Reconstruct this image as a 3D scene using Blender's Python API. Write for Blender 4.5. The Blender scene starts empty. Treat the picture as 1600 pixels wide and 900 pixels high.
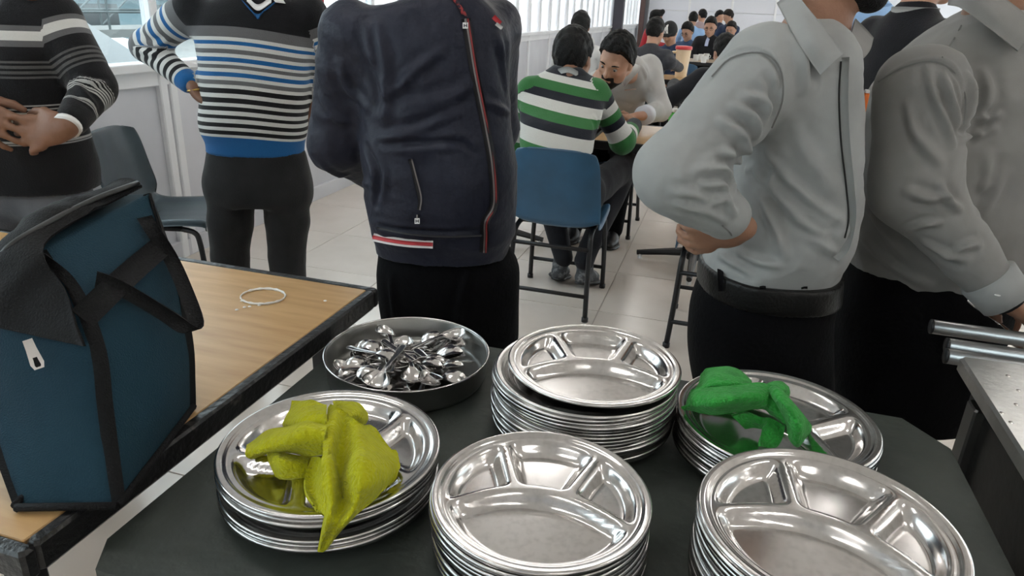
import bpy, math, random
import numpy as np
from mathutils import Vector, Matrix
R = math.radians
random.seed(7); RNG = np.random.default_rng(11)
scene = bpy.context.scene
col = scene.collection

# ------------------------------------------------------------------ camera
FPX, PITCH, ROLL, YAW, HC = 1109.0, R(21.7), R(2.5), R(15.9), 1.42
def _cam_axes():
    rz = np.array([[math.cos(YAW), -math.sin(YAW), 0], [math.sin(YAW), math.cos(YAW), 0], [0, 0, 1]])
    f = rz @ np.array([0, math.cos(PITCH), -math.sin(PITCH)]); r0 = rz @ np.array([1., 0, 0]); u0 = np.cross(r0, f)
    return f, r0*math.cos(ROLL)+u0*math.sin(ROLL), -r0*math.sin(ROLL)+u0*math.cos(ROLL)
CF, CR, CU = _cam_axes(); CC = np.array([0, 0, HC])
CRH = np.array([math.cos(YAW), math.sin(YAW), 0.]); CFH = np.array([-math.sin(YAW), math.cos(YAW), 0.])
cam_d = bpy.data.cameras.new('camera'); cam = bpy.data.objects.new('camera', cam_d); col.objects.link(cam)
cam_d.sensor_width = 36; cam_d.lens = FPX/1600*36; cam_d.clip_start = .05; cam_d.clip_end = 300
cam.matrix_world = Matrix(((CR[0], CU[0], -CF[0], 0), (CR[1], CU[1], -CF[1], 0), (CR[2], CU[2], -CF[2], HC), (0, 0, 0, 1)))
scene.camera = cam
def ray(x, y): return CF + CR*((x-800)/FPX) + CU*((450-y)/FPX)
def D(x, y, dep): return CC + ray(x, y)*dep                 # a measured point at a given depth
def Z(x, y, z):                                            # a measured point on the level z
    d = ray(x, y); return CC + d*((z-HC)/d[2])
def DV(x, y, dep):                                         # the same on an upright plane, dep taken at chest height (1.2 m)
    yh = (dep-.22*math.sin(PITCH))/math.cos(PITCH); d = ray(x, y); return CC + d*(yh/(d@CFH))
def proj(P):
    v = np.asarray(P)-CC; d = v@CF; return 800+FPX*(v@CR)/d, 450-FPX*(v@CU)/d, d

# ------------------------------------------------------------------ sky, sun, exposure
world = bpy.data.worlds.new('world'); scene.world = world; world.use_nodes = True
wn = world.node_tree.nodes; bg = wn['Background']
bg.inputs[0].default_value = (.90, .95, 1.0, 1); bg.inputs[1].default_value = 3.6
vs = scene.view_settings
vs.view_transform = 'Standard'; vs.look = 'None'; vs.gamma = 1.0; vs.use_curve_mapping = False
vs.exposure = 1.3
TUBE_POWER = 11.0            # emission of the ceiling tube lamps

# ------------------------------------------------------------------ mesh helpers
def V3(*a): return np.array(a, float)
def nrm(v):
    v = np.asarray(v, float); return v/max(np.linalg.norm(v), 1e-9)
def mesh_np(name, V, F, mats=(), fmat=None, smooth=True, attr=None):
    """mesh from numpy vertices and a list/array of faces"""
    me = bpy.data.meshes.new(name)
    if isinstance(F, np.ndarray) and F.ndim == 2:
        nf, w = F.shape; me.vertices.add(len(V)); me.vertices.foreach_set('co', np.asarray(V, np.float32).ravel())
        me.loops.add(nf*w); me.loops.foreach_set('vertex_index', F.astype(np.int32).ravel())
        me.polygons.add(nf); me.polygons.foreach_set('loop_start', np.arange(0, nf*w, w, dtype=np.int32))
        me.update(calc_edges=True)
    else:
        me.from_pydata([tuple(map(float, v)) for v in V], [], [tuple(int(i) for i in f) for f in F]); me.update()
    for m in mats: me.materials.append(m)
    n = len(me.polygons)
    if fmat is not None: me.polygons.foreach_set('material_index', np.asarray(fmat, np.int32))
    me.polygons.foreach_set('use_smooth', np.full(n, bool(smooth)))
    if attr is not None:
        for k, a in attr.items():
            at = me.attributes.new(k, 'FLOAT', 'POINT'); at.data.foreach_set('value', np.asarray(a, np.float32))
    me.update(); return me
def link(name, me, parent=None, loc=None, rot=None, mats=None):
    o = bpy.data.objects.new(name, me); col.objects.link(o)
    if parent is not None: o.parent = parent
    if loc is not None: o.location = loc
    if rot is not None: o.rotation_euler = rot
    return o
def tag(o, label, cat, group=None, kind=None):
    if label: o['label'] = label
    if cat: o['category'] = cat
    if group: o['group'] = group
    if kind: o['kind'] = kind
    return o
def struct(o, label=None):
    o['kind'] = 'structure'
    if label: o['label'] = label
    return o
def thing(name, label, cat, loc=(0, 0, 0), rz=0, group=None):
    o = bpy.data.objects.new(name, None); col.objects.link(o); o.location = loc; o.rotation_euler = (0, 0, rz)
    o.empty_display_size = .1
    return tag(o, label, cat, group)
def dup(o, parent=None, loc=None, rot=None, label=None, group=None):
    c = o.copy(); col.objects.link(c); c.parent = parent
    if loc is not None: c.location = loc
    if rot is not None: c.rotation_euler = rot
    if label: c['label'] = label
    if group: c['group'] = group
    for ch in o.children: dup(ch, c)
    return c
class MB:
    """collects shapes, builds one mesh object"""
    def __init__(s): s.v, s.f = [], []
    def add(s, v, f):
        n = len(s.v); s.v += [tuple(map(float, p)) for p in v]; s.f += [tuple(i+n for i in q) for q in f]; return s
    def box(s, a, b, bev=0.0):
        x0, y0, z0 = a; x1, y1, z1 = b
        if bev <= 0:
            v = [(x0,y0,z0),(x1,y0,z0),(x1,y1,z0),(x0,y1,z0),(x0,y0,z1),(x1,y0,z1),(x1,y1,z1),(x0,y1,z1)]
            return s.add(v, [(0,3,2,1),(4,5,6,7),(0,1,5,4),(1,2,6,5),(2,3,7,6),(3,0,4,7)])
        e = bev; prof = [(x0+e,y0),(x1-e,y0),(x1,y0+e),(x1,y1-e),(x1-e,y1),(x0+e,y1),(x0,y1-e),(x0,y0+e)]
        def ring(z, k):
            cx, cy = (x0+x1)/2, (y0+y1)/2
            return [(px-math.copysign(k, px-cx), py-math.copysign(k, py-cy), z) for px, py in prof]
        v = ring(z0, e*.7)+ring(z0+e, 0)+ring(z1-e, 0)+ring(z1, e*.7)
        f = [tuple(reversed(range(8))), tuple(range(24, 32))]
        for k in range(3):
            for i in range(8): f.append((k*8+i, k*8+(i+1) % 8, k*8+8+(i+1) % 8, k*8+8+i))
        return s.add(v, f)
    def tube(s, pts, r, n=10, cap=True):
        pts = [np.asarray(p, float) for p in pts]; m = len(pts)
        rs = r if isinstance(r, (list, tuple, np.ndarray)) else [r]*m
        t0 = nrm(pts[1]-pts[0]); up = V3(0, 0, 1) if abs(t0[2]) < .9 else V3(1, 0, 0)
        a = nrm(np.cross(t0, up)); v = []
        for i, p in enumerate(pts):
            t = nrm(pts[min(i+1, m-1)]-pts[max(i-1, 0)]); a = nrm(a-t*(a@t)); b = np.cross(t, a)
            for k in range(n):
                th = 2*math.pi*k/n; v.append(p+(a*math.cos(th)+b*math.sin(th))*rs[i])
        f = [(i*n+k, i*n+(k+1) % n, (i+1)*n+(k+1) % n, (i+1)*n+k) for i in range(m-1) for k in range(n)]
        if cap: f += [tuple(reversed(range(n))), tuple(range((m-1)*n, m*n))]
        return s.add(v, f)
    def lathe(s, prof, n=64, c=(0, 0, 0), close=False):
        v = [(c[0]+r*math.cos(2*math.pi*k/n), c[1]+r*math.sin(2*math.pi*k/n), c[2]+z) for r, z in prof for k in range(n)]
        m = len(prof); f = [(i*n+k, i*n+(k+1) % n, (i+1)*n+(k+1) % n, (i+1)*n+k) for i in range(m-1) for k in range(n)]
        if close: f += [tuple(reversed(range(n))), tuple(range((m-1)*n, m*n))]
        return s.add(v, f)
    def prism(s, poly, z0, z1):
        n = len(poly); v = [(x, y, z0) for x, y in poly]+[(x, y, z1) for x, y in poly]
        return s.add(v, [tuple(reversed(range(n))), tuple(range(n, 2*n))]+[(i, (i+1) % n, n+(i+1) % n, n+i) for i in range(n)])
    def mesh(s, name, mat, smooth=False):
        me = mesh_np(name, s.v, s.f, [mat] if mat else [], smooth=smooth)
        return me
    def build(s, name, mat, parent=None, loc=None, rot=None, smooth=False):
        return link(name, s.mesh(name, mat, smooth), parent, loc, rot)
def crom(P, n):
    """Catmull-Rom resample along axis 0"""
    P = np.asarray(P, float); m = len(P); Q = np.concatenate([[2*P[0]-P[1]], P, [2*P[-1]-P[-2]]])
    t = np.linspace(0, m-1-1e-9, n); i = t.astype(int); u = (t-i).reshape((-1,)+(1,)*(P.ndim-1))
    p0, p1, p2, p3 = Q[i], Q[i+1], Q[i+2], Q[i+3]
    return .5*((2*p1)+(-p0+p2)*u+(2*p0-5*p1+4*p2-p3)*u*u+(-p0+3*p1-3*p2+p3)*u**3)
def bez(pts, n=12): return list(crom(pts, n))
def patch(ctrl, nu, nv):
    G = crom(ctrl, nu); G = crom(G.transpose(1, 0, 2), nv).transpose(1, 0, 2); return G
def grid_faces(nu, nv, off=0):
    i, j = np.meshgrid(np.arange(nu-1), np.arange(nv-1), indexing='ij'); a = (i*nv+j).ravel()+off
    return np.stack([a, a+nv, a+nv+1, a+1], 1)
def sheet(G, th):
    """closed thin sheet of thickness th from a grid of points"""
    nu, nv, _ = G.shape
    du = np.gradient(G, axis=0); dv = np.gradient(G, axis=1); N = np.cross(du, dv); N /= np.maximum(np.linalg.norm(N, axis=2, keepdims=True), 1e-9)
    A = (G+N*th/2).reshape(-1, 3); B = (G-N*th/2).reshape(-1, 3); m = nu*nv
    F = [grid_faces(nu, nv), grid_faces(nu, nv, m)[:, ::-1]]
    idx = np.arange(m).reshape(nu, nv)
    edge = np.concatenate([idx[:, 0], idx[-1, 1:], idx[-2::-1, -1], idx[0, -2:0:-1]]); e2 = np.roll(edge, -1)
    F.append(np.stack([edge, e2, e2+m, edge+m], 1))
    return np.concatenate([A, B]), np.concatenate(F)

# ------------------------------------------------------------------ procedural materials
def mat(name, color, rough=.6, metal=0., bump=None, var=None, spec=.5, sheen=0., coat=0., alpha=1., emit=None, trans=0.):
    """bump=(scale,strength,[stretch xyz]) var=(scale,colour2,lo,hi,[stretch])"""
    m = bpy.data.materials.new(name); m.use_nodes = True; nt = m.node_tree; n = nt.nodes; L = nt.links; b = n['Principled BSDF']
    b.inputs['Base Color'].default_value = (*color, 1); b.inputs['Roughness'].default_value = rough; b.inputs['Metallic'].default_value = metal
    b.inputs['Specular IOR Level'].default_value = spec
    if sheen: b.inputs['Sheen Weight'].default_value = sheen
    if coat: b.inputs['Coat Weight'].default_value = coat; b.inputs['Coat Roughness'].default_value = .15
    if alpha < 1: b.inputs['Alpha'].default_value = alpha
    if trans: b.inputs['Transmission Weight'].default_value = trans
    if emit: b.inputs['Emission Color'].default_value = (*emit[0], 1); b.inputs['Emission Strength'].default_value = emit[1]
    tc = n.new('ShaderNodeTexCoord')
    def tex(scale, st, detail=3.):
        mp = n.new('ShaderNodeMapping'); mp.inputs['Scale'].default_value = st; L.new(tc.outputs['Object'], mp.inputs[0])
        t = n.new('ShaderNodeTexNoise'); t.inputs['Scale'].default_value = scale; t.inputs['Detail'].default_value = detail; L.new(mp.outputs[0], t.inputs['Vector']); return t
    if var:
        t = tex(var[0], var[4] if len(var) > 4 else (1, 1, 1), 4.); r = n.new('ShaderNodeValToRGB'); L.new(t.outputs['Fac'], r.inputs[0])
        r.color_ramp.elements[0].position = var[2]; r.color_ramp.elements[0].color = (*color, 1)
        r.color_ramp.elements[1].position = var[3]; r.color_ramp.elements[1].color = (*var[1], 1); L.new(r.outputs[0], b.inputs['Base Color'])
    if bump:
        t = tex(bump[0], bump[2] if len(bump) > 2 else (1, 1, 1)); bp = n.new('ShaderNodeBump'); bp.inputs['Strength'].default_value = bump[1]; bp.inputs['Distance'].default_value = .01
        L.new(t.outputs['Fac'], bp.inputs['Height']); L.new(bp.outputs[0], b.inputs['Normal'])
    return m
def srgb(r, g, b):
    f = lambda c: (c/255/12.92) if c/255 <= .04045 else ((c/255+.055)/1.055)**2.4
    return f(r), f(g), f(b)
def stripe_mat(name, stops, span, rough=.85, bump=(260, .25)):
    """knit with bands: stops = [(metres from the top, colour)], read from the vertex attribute 'band'"""
    m = mat(name, (1, 1, 1), rough, bump=bump, sheen=.15, spec=.2); nt = m.node_tree; n = nt.nodes; L = nt.links; b = n['Principled BSDF']
    at = n.new('ShaderNodeAttribute'); at.attribute_name = 'band'
    mu = n.new('ShaderNodeMath'); mu.operation = 'DIVIDE'; mu.inputs[1].default_value = span; L.new(at.outputs['Fac'], mu.inputs[0])
    r = n.new('ShaderNodeValToRGB'); cr = r.color_ramp; cr.interpolation = 'CONSTANT'; L.new(mu.outputs[0], r.inputs[0])
    for i, (s, c) in enumerate(stops):
        p = min(max(s/span, 0), 1)
        if i == 0: e = cr.elements[0]; e.position = 0
        elif i == 1: e = cr.elements[1]; e.position = p
        else: e = cr.elements.new(p)
        e.color = (*c, 1)
    L.new(r.outputs[0], b.inputs['Base Color']); return m
def cloth_mat(name, c, c2=None, rough=.85, bump=(180, .18), sheen=.1):
    c2 = c2 or tuple(x*.82 for x in c)
    return mat(name, c, rough, bump=bump, var=(9, c2, .35, .75), sheen=sheen, spec=.2)
M = {}
M['steel'] = mat('steel', (.72, .70, .69), .17, 1., var=(16, (.60, .585, .575), .45, .75))
M['steel_worn'] = mat('steel_worn', (.60, .59, .58), .2, 1.)
M['steel_dull'] = mat('steel_dull', (.55, .55, .55), .33, 1., bump=(60, .05))
M['black_metal'] = mat('black_metal', (.012, .012, .014), .42, 0., bump=(90, .1))
M['black_edge'] = mat('black_edge', (.012, .012, .013), .32, 0., bump=(60, .35), var=(26, (.11, .10, .09), .66, .74, (.4, 1, 1)))
M['wood'] = mat('wood', srgb(200, 162, 112), .28, bump=(8, .02), var=(5, srgb(180, 140, 92), .35, .72, (1, 9, 1)), spec=.5)
M['wood_grey'] = mat('wood_grey', srgb(165, 145, 120), .4, var=(5, srgb(140, 120, 98), .35, .72, (1, 9, 1)))
M['trolley'] = mat('trolley', (.038, .046, .041), .55, bump=(35, .25), var=(6, (.065, .074, .066), .45, .8))
M['white_paint'] = mat('white_paint', (.82, .83, .85), .4, var=(2.5, (.76, .77, .79), .4, .7))
M['panel'] = mat('panel', (.66, .67, .71), .38, bump=(40, .03), var=(1.5, (.54, .55, .59), .35, .7))
M['far_panel'] = mat('far_panel', (.74, .76, .82), .5)
M['ceiling'] = mat('ceiling', (.82, .81, .79), .8)
def tinted_glass(name, tint, gloss):
    m = bpy.data.materials.new(name); m.use_nodes = True; n = m.node_tree.nodes; L = m.node_tree.links; n.remove(n['Principled BSDF'])
    t = n.new('ShaderNodeBsdfTransparent'); t.inputs[0].default_value = (*tint, 1); g = n.new('ShaderNodeBsdfGlossy'); g.inputs['Roughness'].default_value = .03; x = n.new('ShaderNodeMixShader'); x.inputs[0].default_value = gloss
    L.new(t.outputs[0], x.inputs[1]); L.new(g.outputs[0], x.inputs[2]); L.new(x.outputs[0], n['Material Output'].inputs[0]); return m
M['glass'] = tinted_glass('glass', (.62, .66, .66), .05)
M['frosted'] = mat('frosted', (.86, .88, .90), .35, alpha=.72)
M['tile'] = mat('tile', srgb(226, 217, 208), .2, bump=(5, .02), var=(3, srgb(213, 203, 193), .35, .75))
M['grout'] = mat('grout', srgb(180, 170, 160), .6)
M['blue_plastic'] = mat('blue_plastic', (.040, .125, .23), .32, bump=(300, .12), var=(3, (.022, .06, .10), .42, .8))
M['teal_plastic'] = mat('teal_plastic', (.035, .055, .068), .28, bump=(300, .12), var=(3, (.025, .04, .05), .4, .75))
M['skin'] = mat('skin', (.36, .19, .12), .5, bump=(120, .12), var=(12, (.30, .15, .095), .4, .7), spec=.4)
M['skin_light'] = mat('skin_light', (.50, .29, .20), .5, bump=(120, .1), var=(12, (.46, .24, .16), .4, .7), spec=.4)
M['skin_dark'] = mat('skin_dark', (.22, .11, .07), .5, bump=(120, .12), var=(12, (.20, .10, .06), .4, .7), spec=.4)
M['hair'] = mat('hair', (.0045, .004, .004), .5, bump=(110, .8, (3, 3, 1)), spec=.25)
M['hair_brown'] = mat('hair_brown', (.010, .007, .006), .55, bump=(110, .8, (3, 3, 1)), spec=.25)
M['lips'] = mat('lips', (.33, .12, .10), .45)
M['eye'] = mat('eye', (.02, .015, .012), .2)
M['eye_white'] = mat('eye_white', (.30, .27, .25), .3)
M['black_cloth'] = mat('black_cloth', (.0035, .0035, .0045), .9, bump=(90, .2), spec=.12)
M['navy'] = mat('navy_nylon', (.010, .012, .026), .55, bump=(60, .25), var=(7, (.018, .021, .038), .4, .7), sheen=.03, spec=.3)
M['shirt_grey'] = cloth_mat('shirt_grey', (.36, .372, .366), (.30, .308, .303), .8, bump=(420, .05))
M['shirt_grey_b'] = cloth_mat('shirt_grey_b', (.265, .26, .25), (.23, .225, .22), .8, bump=(420, .05))
M['white'] = mat('white_plain', (.8, .8, .79), .5)
M['red'] = mat('red_plain', (.45, .02, .03), .5)
M['leather'] = mat('leather', (.006, .006, .006), .38, bump=(160, .15), spec=.3)
M['jeans_grey'] = cloth_mat('jeans_grey', (.17, .175, .19), (.10, .105, .115), bump=(220, .2))
M['bag_teal'] = mat('bag_teal', (.008, .036, .058), .75, bump=(420, .35), var=(6, (.009, .040, .062), .4, .7), sheen=.03, spec=.2)
M['bag_black'] = mat('bag_black', (.007, .007, .008), .75, bump=(300, .4), spec=.25)
def terry(name, c, c2): return mat(name, c, .95, bump=(170, .75), var=(38, c2, .35, .75), sheen=.12, spec=.1)
M['terry_yellow'] = terry('terry_yellow', (.52, .52, .012), (.44, .44, .012))
M['terry_green'] = terry('terry_green', (.045, .36, .06), (.03, .25, .04))
# ------------------------------------------------------------------ implicit surfaces: bodies and clothes grow from tapered limbs
def P_cone(a, b, ra, rb, k=.03, flat=None, t=0, band=None, sub=False):
    return dict(ty=0, a=np.asarray(a, float), b=np.asarray(b, float), ra=ra, rb=rb, k=k, flat=flat, t=t, band=band, sub=sub)
def P_ell(c, ax, rad, k=.02, t=0, sub=False):
    return dict(ty=1, c=np.asarray(c, float), ax=np.asarray(ax, float), rad=np.asarray(rad, float), k=k, t=t, band=None, sub=sub)
def P_loft(secs, ax=None, ay=None, n=2.3, k=.04, t=0, band=None):
    """secs: (z, cx, cy, half width along ax, half depth along ay), any order"""
    S = np.array(sorted(secs, key=lambda s: s[0]), float); S = crom(S, 60) if len(S) > 2 else S
    S = S[np.argsort(S[:, 0])]
    return dict(ty=2, S=S, ax=np.asarray(CRH if ax is None else ax), ay=np.asarray(CFH if ay is None else ay), n=n, k=k, t=t, band=band, sub=False)
def pr_bbox(p):
    if p['ty'] == 0:
        r = max(p['ra'], p['rb'])*(max(1, p['flat'][1]) if p['flat'] else 1)
        return np.minimum(p['a'], p['b'])-r, np.maximum(p['a'], p['b'])+r
    if p['ty'] == 1: r = p['rad'].max(); return p['c']-r, p['c']+r
    S = p['S']; r = np.maximum(S[:, 3], S[:, 4]).max()*1.1
    return np.array([S[:, 1].min()-r, S[:, 2].min()-r, S[0, 0]]), np.array([S[:, 1].max()+r, S[:, 2].max()+r, S[-1, 0]])
def pr_eval(p, P, want_band=False):
    if p['ty'] == 0:
        ba = p['b']-p['a']; L2 = max(ba@ba, 1e-12); v = P-p['a']; t = np.clip((v@ba)/L2, 0, 1); q = v-t[..., None]*ba
        if p['flat']:
            fx, fr = p['flat']; q = q+fx*((q@fx)*(1/fr-1))[..., None]
        d = np.sqrt((q*q).sum(-1))-(p['ra']+(p['rb']-p['ra'])*t)
        if p['flat']: d = d*min(1, p['flat'][1]*1.3)
        if want_band:
            b = p['band']
            if callable(b): return d, b(P, t)
            return d, (b[0]+b[1]*t if b is not None else np.zeros(len(P)))
        return d
    if p['ty'] == 1:
        q = (P-p['c'])@p['ax'].T; k0 = np.sqrt(((q/p['rad'])**2).sum(-1)); k1 = np.sqrt(((q/p['rad']**2)**2).sum(-1))
        d = k0*(k0-1)/np.maximum(k1, 1e-6)
    else:
        S = p['S']; z = P[..., 2]; zi = np.clip(z, S[0, 0], S[-1, 0])
        cx, cy, a, b = (np.interp(zi, S[:, 0], S[:, i]) for i in (1, 2, 3, 4))
        dx = P[..., 0]-cx; dy = P[..., 1]-cy; n = p['n']
        x = np.abs(dx*p['ax'][0]+dy*p['ax'][1])/np.maximum(a, 1e-3); y = np.abs(dx*p['ay'][0]+dy*p['ay'][1])/np.maximum(b, 1e-3)
        d = ((x**n+y**n)**(1/n)-1)*np.minimum(a, b); d = np.maximum(d, np.maximum(z-S[-1, 0], S[0, 0]-z))
    if want_band: return d, (p['band'](P, None) if callable(p['band']) else np.zeros(len(P)))
    return d
def smin(a, b, k):
    h = np.maximum(k-np.abs(a-b), 0)/k; return np.minimum(a, b)-h*h*k*.25
E12 = [((0,0,0),(1,0,0)),((0,1,0),(1,1,0)),((0,0,1),(1,0,1)),((0,1,1),(1,1,1)),((0,0,0),(0,1,0)),((1,0,0),(1,1,0)),((0,0,1),(0,1,1)),((1,0,1),(1,1,1)),((0,0,0),(0,0,1)),((1,0,0),(1,0,1)),((0,1,0),(0,1,1)),((1,1,0),(1,1,1))]
def surface(prims, h, post=None):
    """surface-nets mesh of the smooth union of prims"""
    lo = np.min([pr_bbox(p)[0] for p in prims if not p['sub']], 0)-3*h; hi = np.max([pr_bbox(p)[1] for p in prims if not p['sub']], 0)+3*h
    n = np.ceil((hi-lo)/h).astype(int)+1; F = np.full(n, 1.0, np.float32)
    X = [lo[i]+h*np.arange(n[i]) for i in range(3)]
    for p in prims:
        a, b = pr_bbox(p); m = p['k']+2*h
        i0 = np.clip(np.floor((a-m-lo)/h).astype(int), 0, n); i1 = np.clip(np.ceil((b+m-lo)/h).astype(int)+1, 0, n)
        if (i1 <= i0).any(): continue
        G = np.stack(np.meshgrid(*[X[i][i0[i]:i1[i]] for i in range(3)], indexing='ij'), -1)
        d = pr_eval(p, G); sl = tuple(slice(i0[i], i1[i]) for i in range(3))
        if p['sub']: F[sl] = -smin(-F[sl], d, p['k'])
        else: F[sl] = smin(F[sl], d, p['k'])
    if post is not None:
        G = np.stack(np.meshgrid(*X, indexing='ij'), -1); F = post(F, G)
    S = F < 0; c = np.zeros(n-1, np.int8)
    for i in (0, 1):
        for j in (0, 1):
            for k in (0, 1): c += S[i:n[0]-1+i, j:n[1]-1+j, k:n[2]-1+k]
    mk = (c > 0) & (c < 8); idx = np.argwhere(mk); ids = np.full(n-1, -1, np.int64); ids[mk] = np.arange(len(idx))
    acc = np.zeros((len(idx), 3)); cnt = np.zeros(len(idx))
    for a, b in E12:
        a = np.array(a); b = np.array(b); fa = F[tuple((idx+a).T)]; fb = F[tuple((idx+b).T)]; cr = (fa < 0) != (fb < 0)
        t = np.where(cr, fa/np.where(cr, fa-fb, 1), 0); acc += np.where(cr[:, None], a+(b-a)*t[:, None], 0); cnt += cr
    V = lo+h*(idx+acc/np.maximum(cnt, 1)[:, None]); Q = []
    for ax in range(3):
        o1, o2 = (ax+1) % 3, (ax+2) % 3
        A = np.moveaxis(S, (ax, o1, o2), (0, 1, 2)); I = np.moveaxis(ids, (ax, o1, o2), (0, 1, 2))
        s0 = A[:-1, 1:-1, 1:-1]; s1 = A[1:, 1:-1, 1:-1]; e = np.argwhere(s0 != s1); i, j, k = e.T; j = j+1; k = k+1
        q = np.stack([I[i, j-1, k-1], I[i, j, k-1], I[i, j, k], I[i, j-1, k]], 1); fl = A[i, j, k]; q = np.where(fl[:, None], q, q[:, ::-1]); Q.append(q)
    Q = np.concatenate(Q); Q = Q[(Q >= 0).all(1)]
    return V, Q
def vnormals(V, F):
    a = V[F[:, 2]]-V[F[:, 0]]; b = V[F[:, 3 if F.shape[1] > 3 else 1]]-V[F[:, 1 if F.shape[1] > 3 else 0]]; n = np.cross(a, b); N = np.zeros_like(V)
    for i in range(F.shape[1]): np.add.at(N, F[:, i], n)
    return N/np.maximum(np.linalg.norm(N, axis=1, keepdims=True), 1e-12)
def relax(V, F, it, lam=.5):
    e = np.concatenate([F[:, [i, (i+1) % 4]] for i in range(4)]); n = np.bincount(e.ravel(), minlength=len(V)).astype(float)[:, None]
    for _ in range(it):
        s = np.zeros_like(V); np.add.at(s, e[:, 0], V[e[:, 1]]); np.add.at(s, e[:, 1], V[e[:, 0]]); V = V+(s/np.maximum(n, 1)-V)*lam
    return V
def creases(P, scale, seed):
    """soft fold noise, about -1..1"""
    g = np.random.default_rng(seed); out = np.zeros(len(P)); W = P.copy()
    for _ in range(2):
        d = g.normal(size=(3, 3)); W = W+.35/scale*np.sin(P@d.T*scale*.7+g.uniform(0, 6, 3))
    for a in range(4):
        d = nrm(g.normal(size=3))*scale*(1+.6*a); out += (1-2*np.abs(np.sin(W@d+g.uniform(0, 6))))/(1+a)
    return out/1.6
def pick(V, x, y, rad=7.):
    """surface point seen at a measured image position"""
    u, w, d = proj(V); m = ((u-x)**2+(w-y)**2 < rad*rad)
    if not m.any():
        i = np.argmin((u-x)**2+(w-y)**2); return V[i]
    i = np.flatnonzero(m); j = i[np.argmin(d[i]+.0004*((u[i]-x)**2+(w[i]-y)**2))]
    return CC+ray(x, y)*d[j]
def press_folds(V, F, folds):
    if not folds: return V
    N = vnormals(V, F); disp = np.zeros(len(V)); V0 = V
    for pts, hgt, wid in folds:
        Q = np.array([pick(V0, *p) for p in pts]); Q = crom(Q, 4*len(Q))
        near = np.flatnonzero(((V0 > Q.min(0)-3*wid) & (V0 < Q.max(0)+3*wid)).all(1))
        if len(near) == 0: continue
        P = V0[near]; best = np.full(len(near), 9.)
        tt = np.zeros(len(near))
        for i in range(len(Q)-1):
            ba = Q[i+1]-Q[i]; t = np.clip(((P-Q[i])@ba)/max(ba@ba, 1e-12), 0, 1); d = np.linalg.norm(P-Q[i]-t[:, None]*ba, axis=1)
            b = d < best; tt[b] = (i+t[b])/(len(Q)-1); best = np.minimum(best, d)
        env = np.sin(np.pi*np.clip(tt*.9+.05, 0, 1))**.6
        disp[near] += 1.35*hgt*env*(np.exp(-(best/wid)**2)-.55*np.exp(-((best-1.5*wid)/wid)**2))
    return V+N*disp[:, None]
def grow(name, prims, h, mats, parent, base, wr=(), folds=(), it=1, post=None, noise=None):
    V, F = surface(prims, h, post)
    if it: V = relax(V, F, it)
    if wr:
        N = vnormals(V, F)
        for amp, sc, sd, st in wr: V = V+N*(amp*creases(V*np.asarray(st), sc, sd))[:, None]
    V = press_folds(V, F, folds)
    best = np.full(len(V), 9.); tg = np.zeros(len(V), int); bd = np.zeros(len(V)); has = any(p['band'] is not None for p in prims)
    if len(mats) > 1 or has:
        for p in prims:
            if p['sub']: continue
            d, b = pr_eval(p, V, True); m = d < best; best[m] = d[m]; tg[m] = p['t']; bd[m] = b[m]
    fm = tg[F[:, 0]] if len(mats) > 1 else None
    me = mesh_np(name, V-np.asarray(base), F, mats, fm, True, {'band': bd} if has else None)
    o = link(name, me, parent); return o, V

# ------------------------------------------------------------------ people
def hand_prims(w, d, n, side=1, s=1., curl=.5, t=0, spread=1.18):
    """palm, four jointed fingers of unequal length and a thumb; d = towards the knuckles, n = where the palm faces"""
    d = nrm(d); n = nrm(np.asarray(n)-d*(np.asarray(n)@d)); l = np.cross(d, n)*side; out = []
    w = np.asarray(w, float)
    out.append(P_cone(w, w+d*.03*s, .026*s, .030*s, .02, (n, .68), t))
    out.append(P_cone(w+d*.03*s+l*.008*s, w+d*.078*s+l*.016*s, .027*s, .024*s, .02, (n, .5), t)); out.append(P_cone(w+d*.03*s-l*.008*s, w+d*.074*s-l*.018*s, .025*s, .022*s, .02, (n, .5), t))
    for i, ln in enumerate((.074, .082, .076, .060)):
        p = w+(d*(.080-.004*abs(i-1))+l*(.031-.0205*i)*spread)*s; u = nrm(d+l*(.10-.07*i)*spread); c = curl*(1+.08*i); a = .25*c; r = .0094-.0004*i
        for fr, r0, r1, k in ((.45, r, r*.93, .012), (.31, r*.93, r*.86, .004), (.24, r*.86, r*.74, .004)):
            v = u*math.cos(a)+n*math.sin(a); q = p+v*ln*fr*s; out.append(P_cone(p, q, r0*s, r1*s, k*s, None, t)); p = q; a += c
    p0 = w+d*.022*s+l*.022*s; p1 = p0+nrm(d*.62+l*.62+n*.35)*.042*s; p2 = p1+nrm(d*.85+l*.25+n*(.25+.3*curl))*.032*s; p3 = p2+nrm(d*.9+n*(.2+.4*curl))*.024*s
    out += [P_cone(p0, p1, .017*s, .0125*s, .015, None, t), P_cone(p1, p2, .012*s, .0108*s, .005, None, t), P_cone(p2, p3, .0108*s, .0085*s, .004, None, t)]
    return out
def head_frame(hf, hu):
    f = nrm(hf); u = nrm(np.asarray(hu)-f*(np.asarray(hu)@f)); return f, u, np.cross(u, f)
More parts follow.
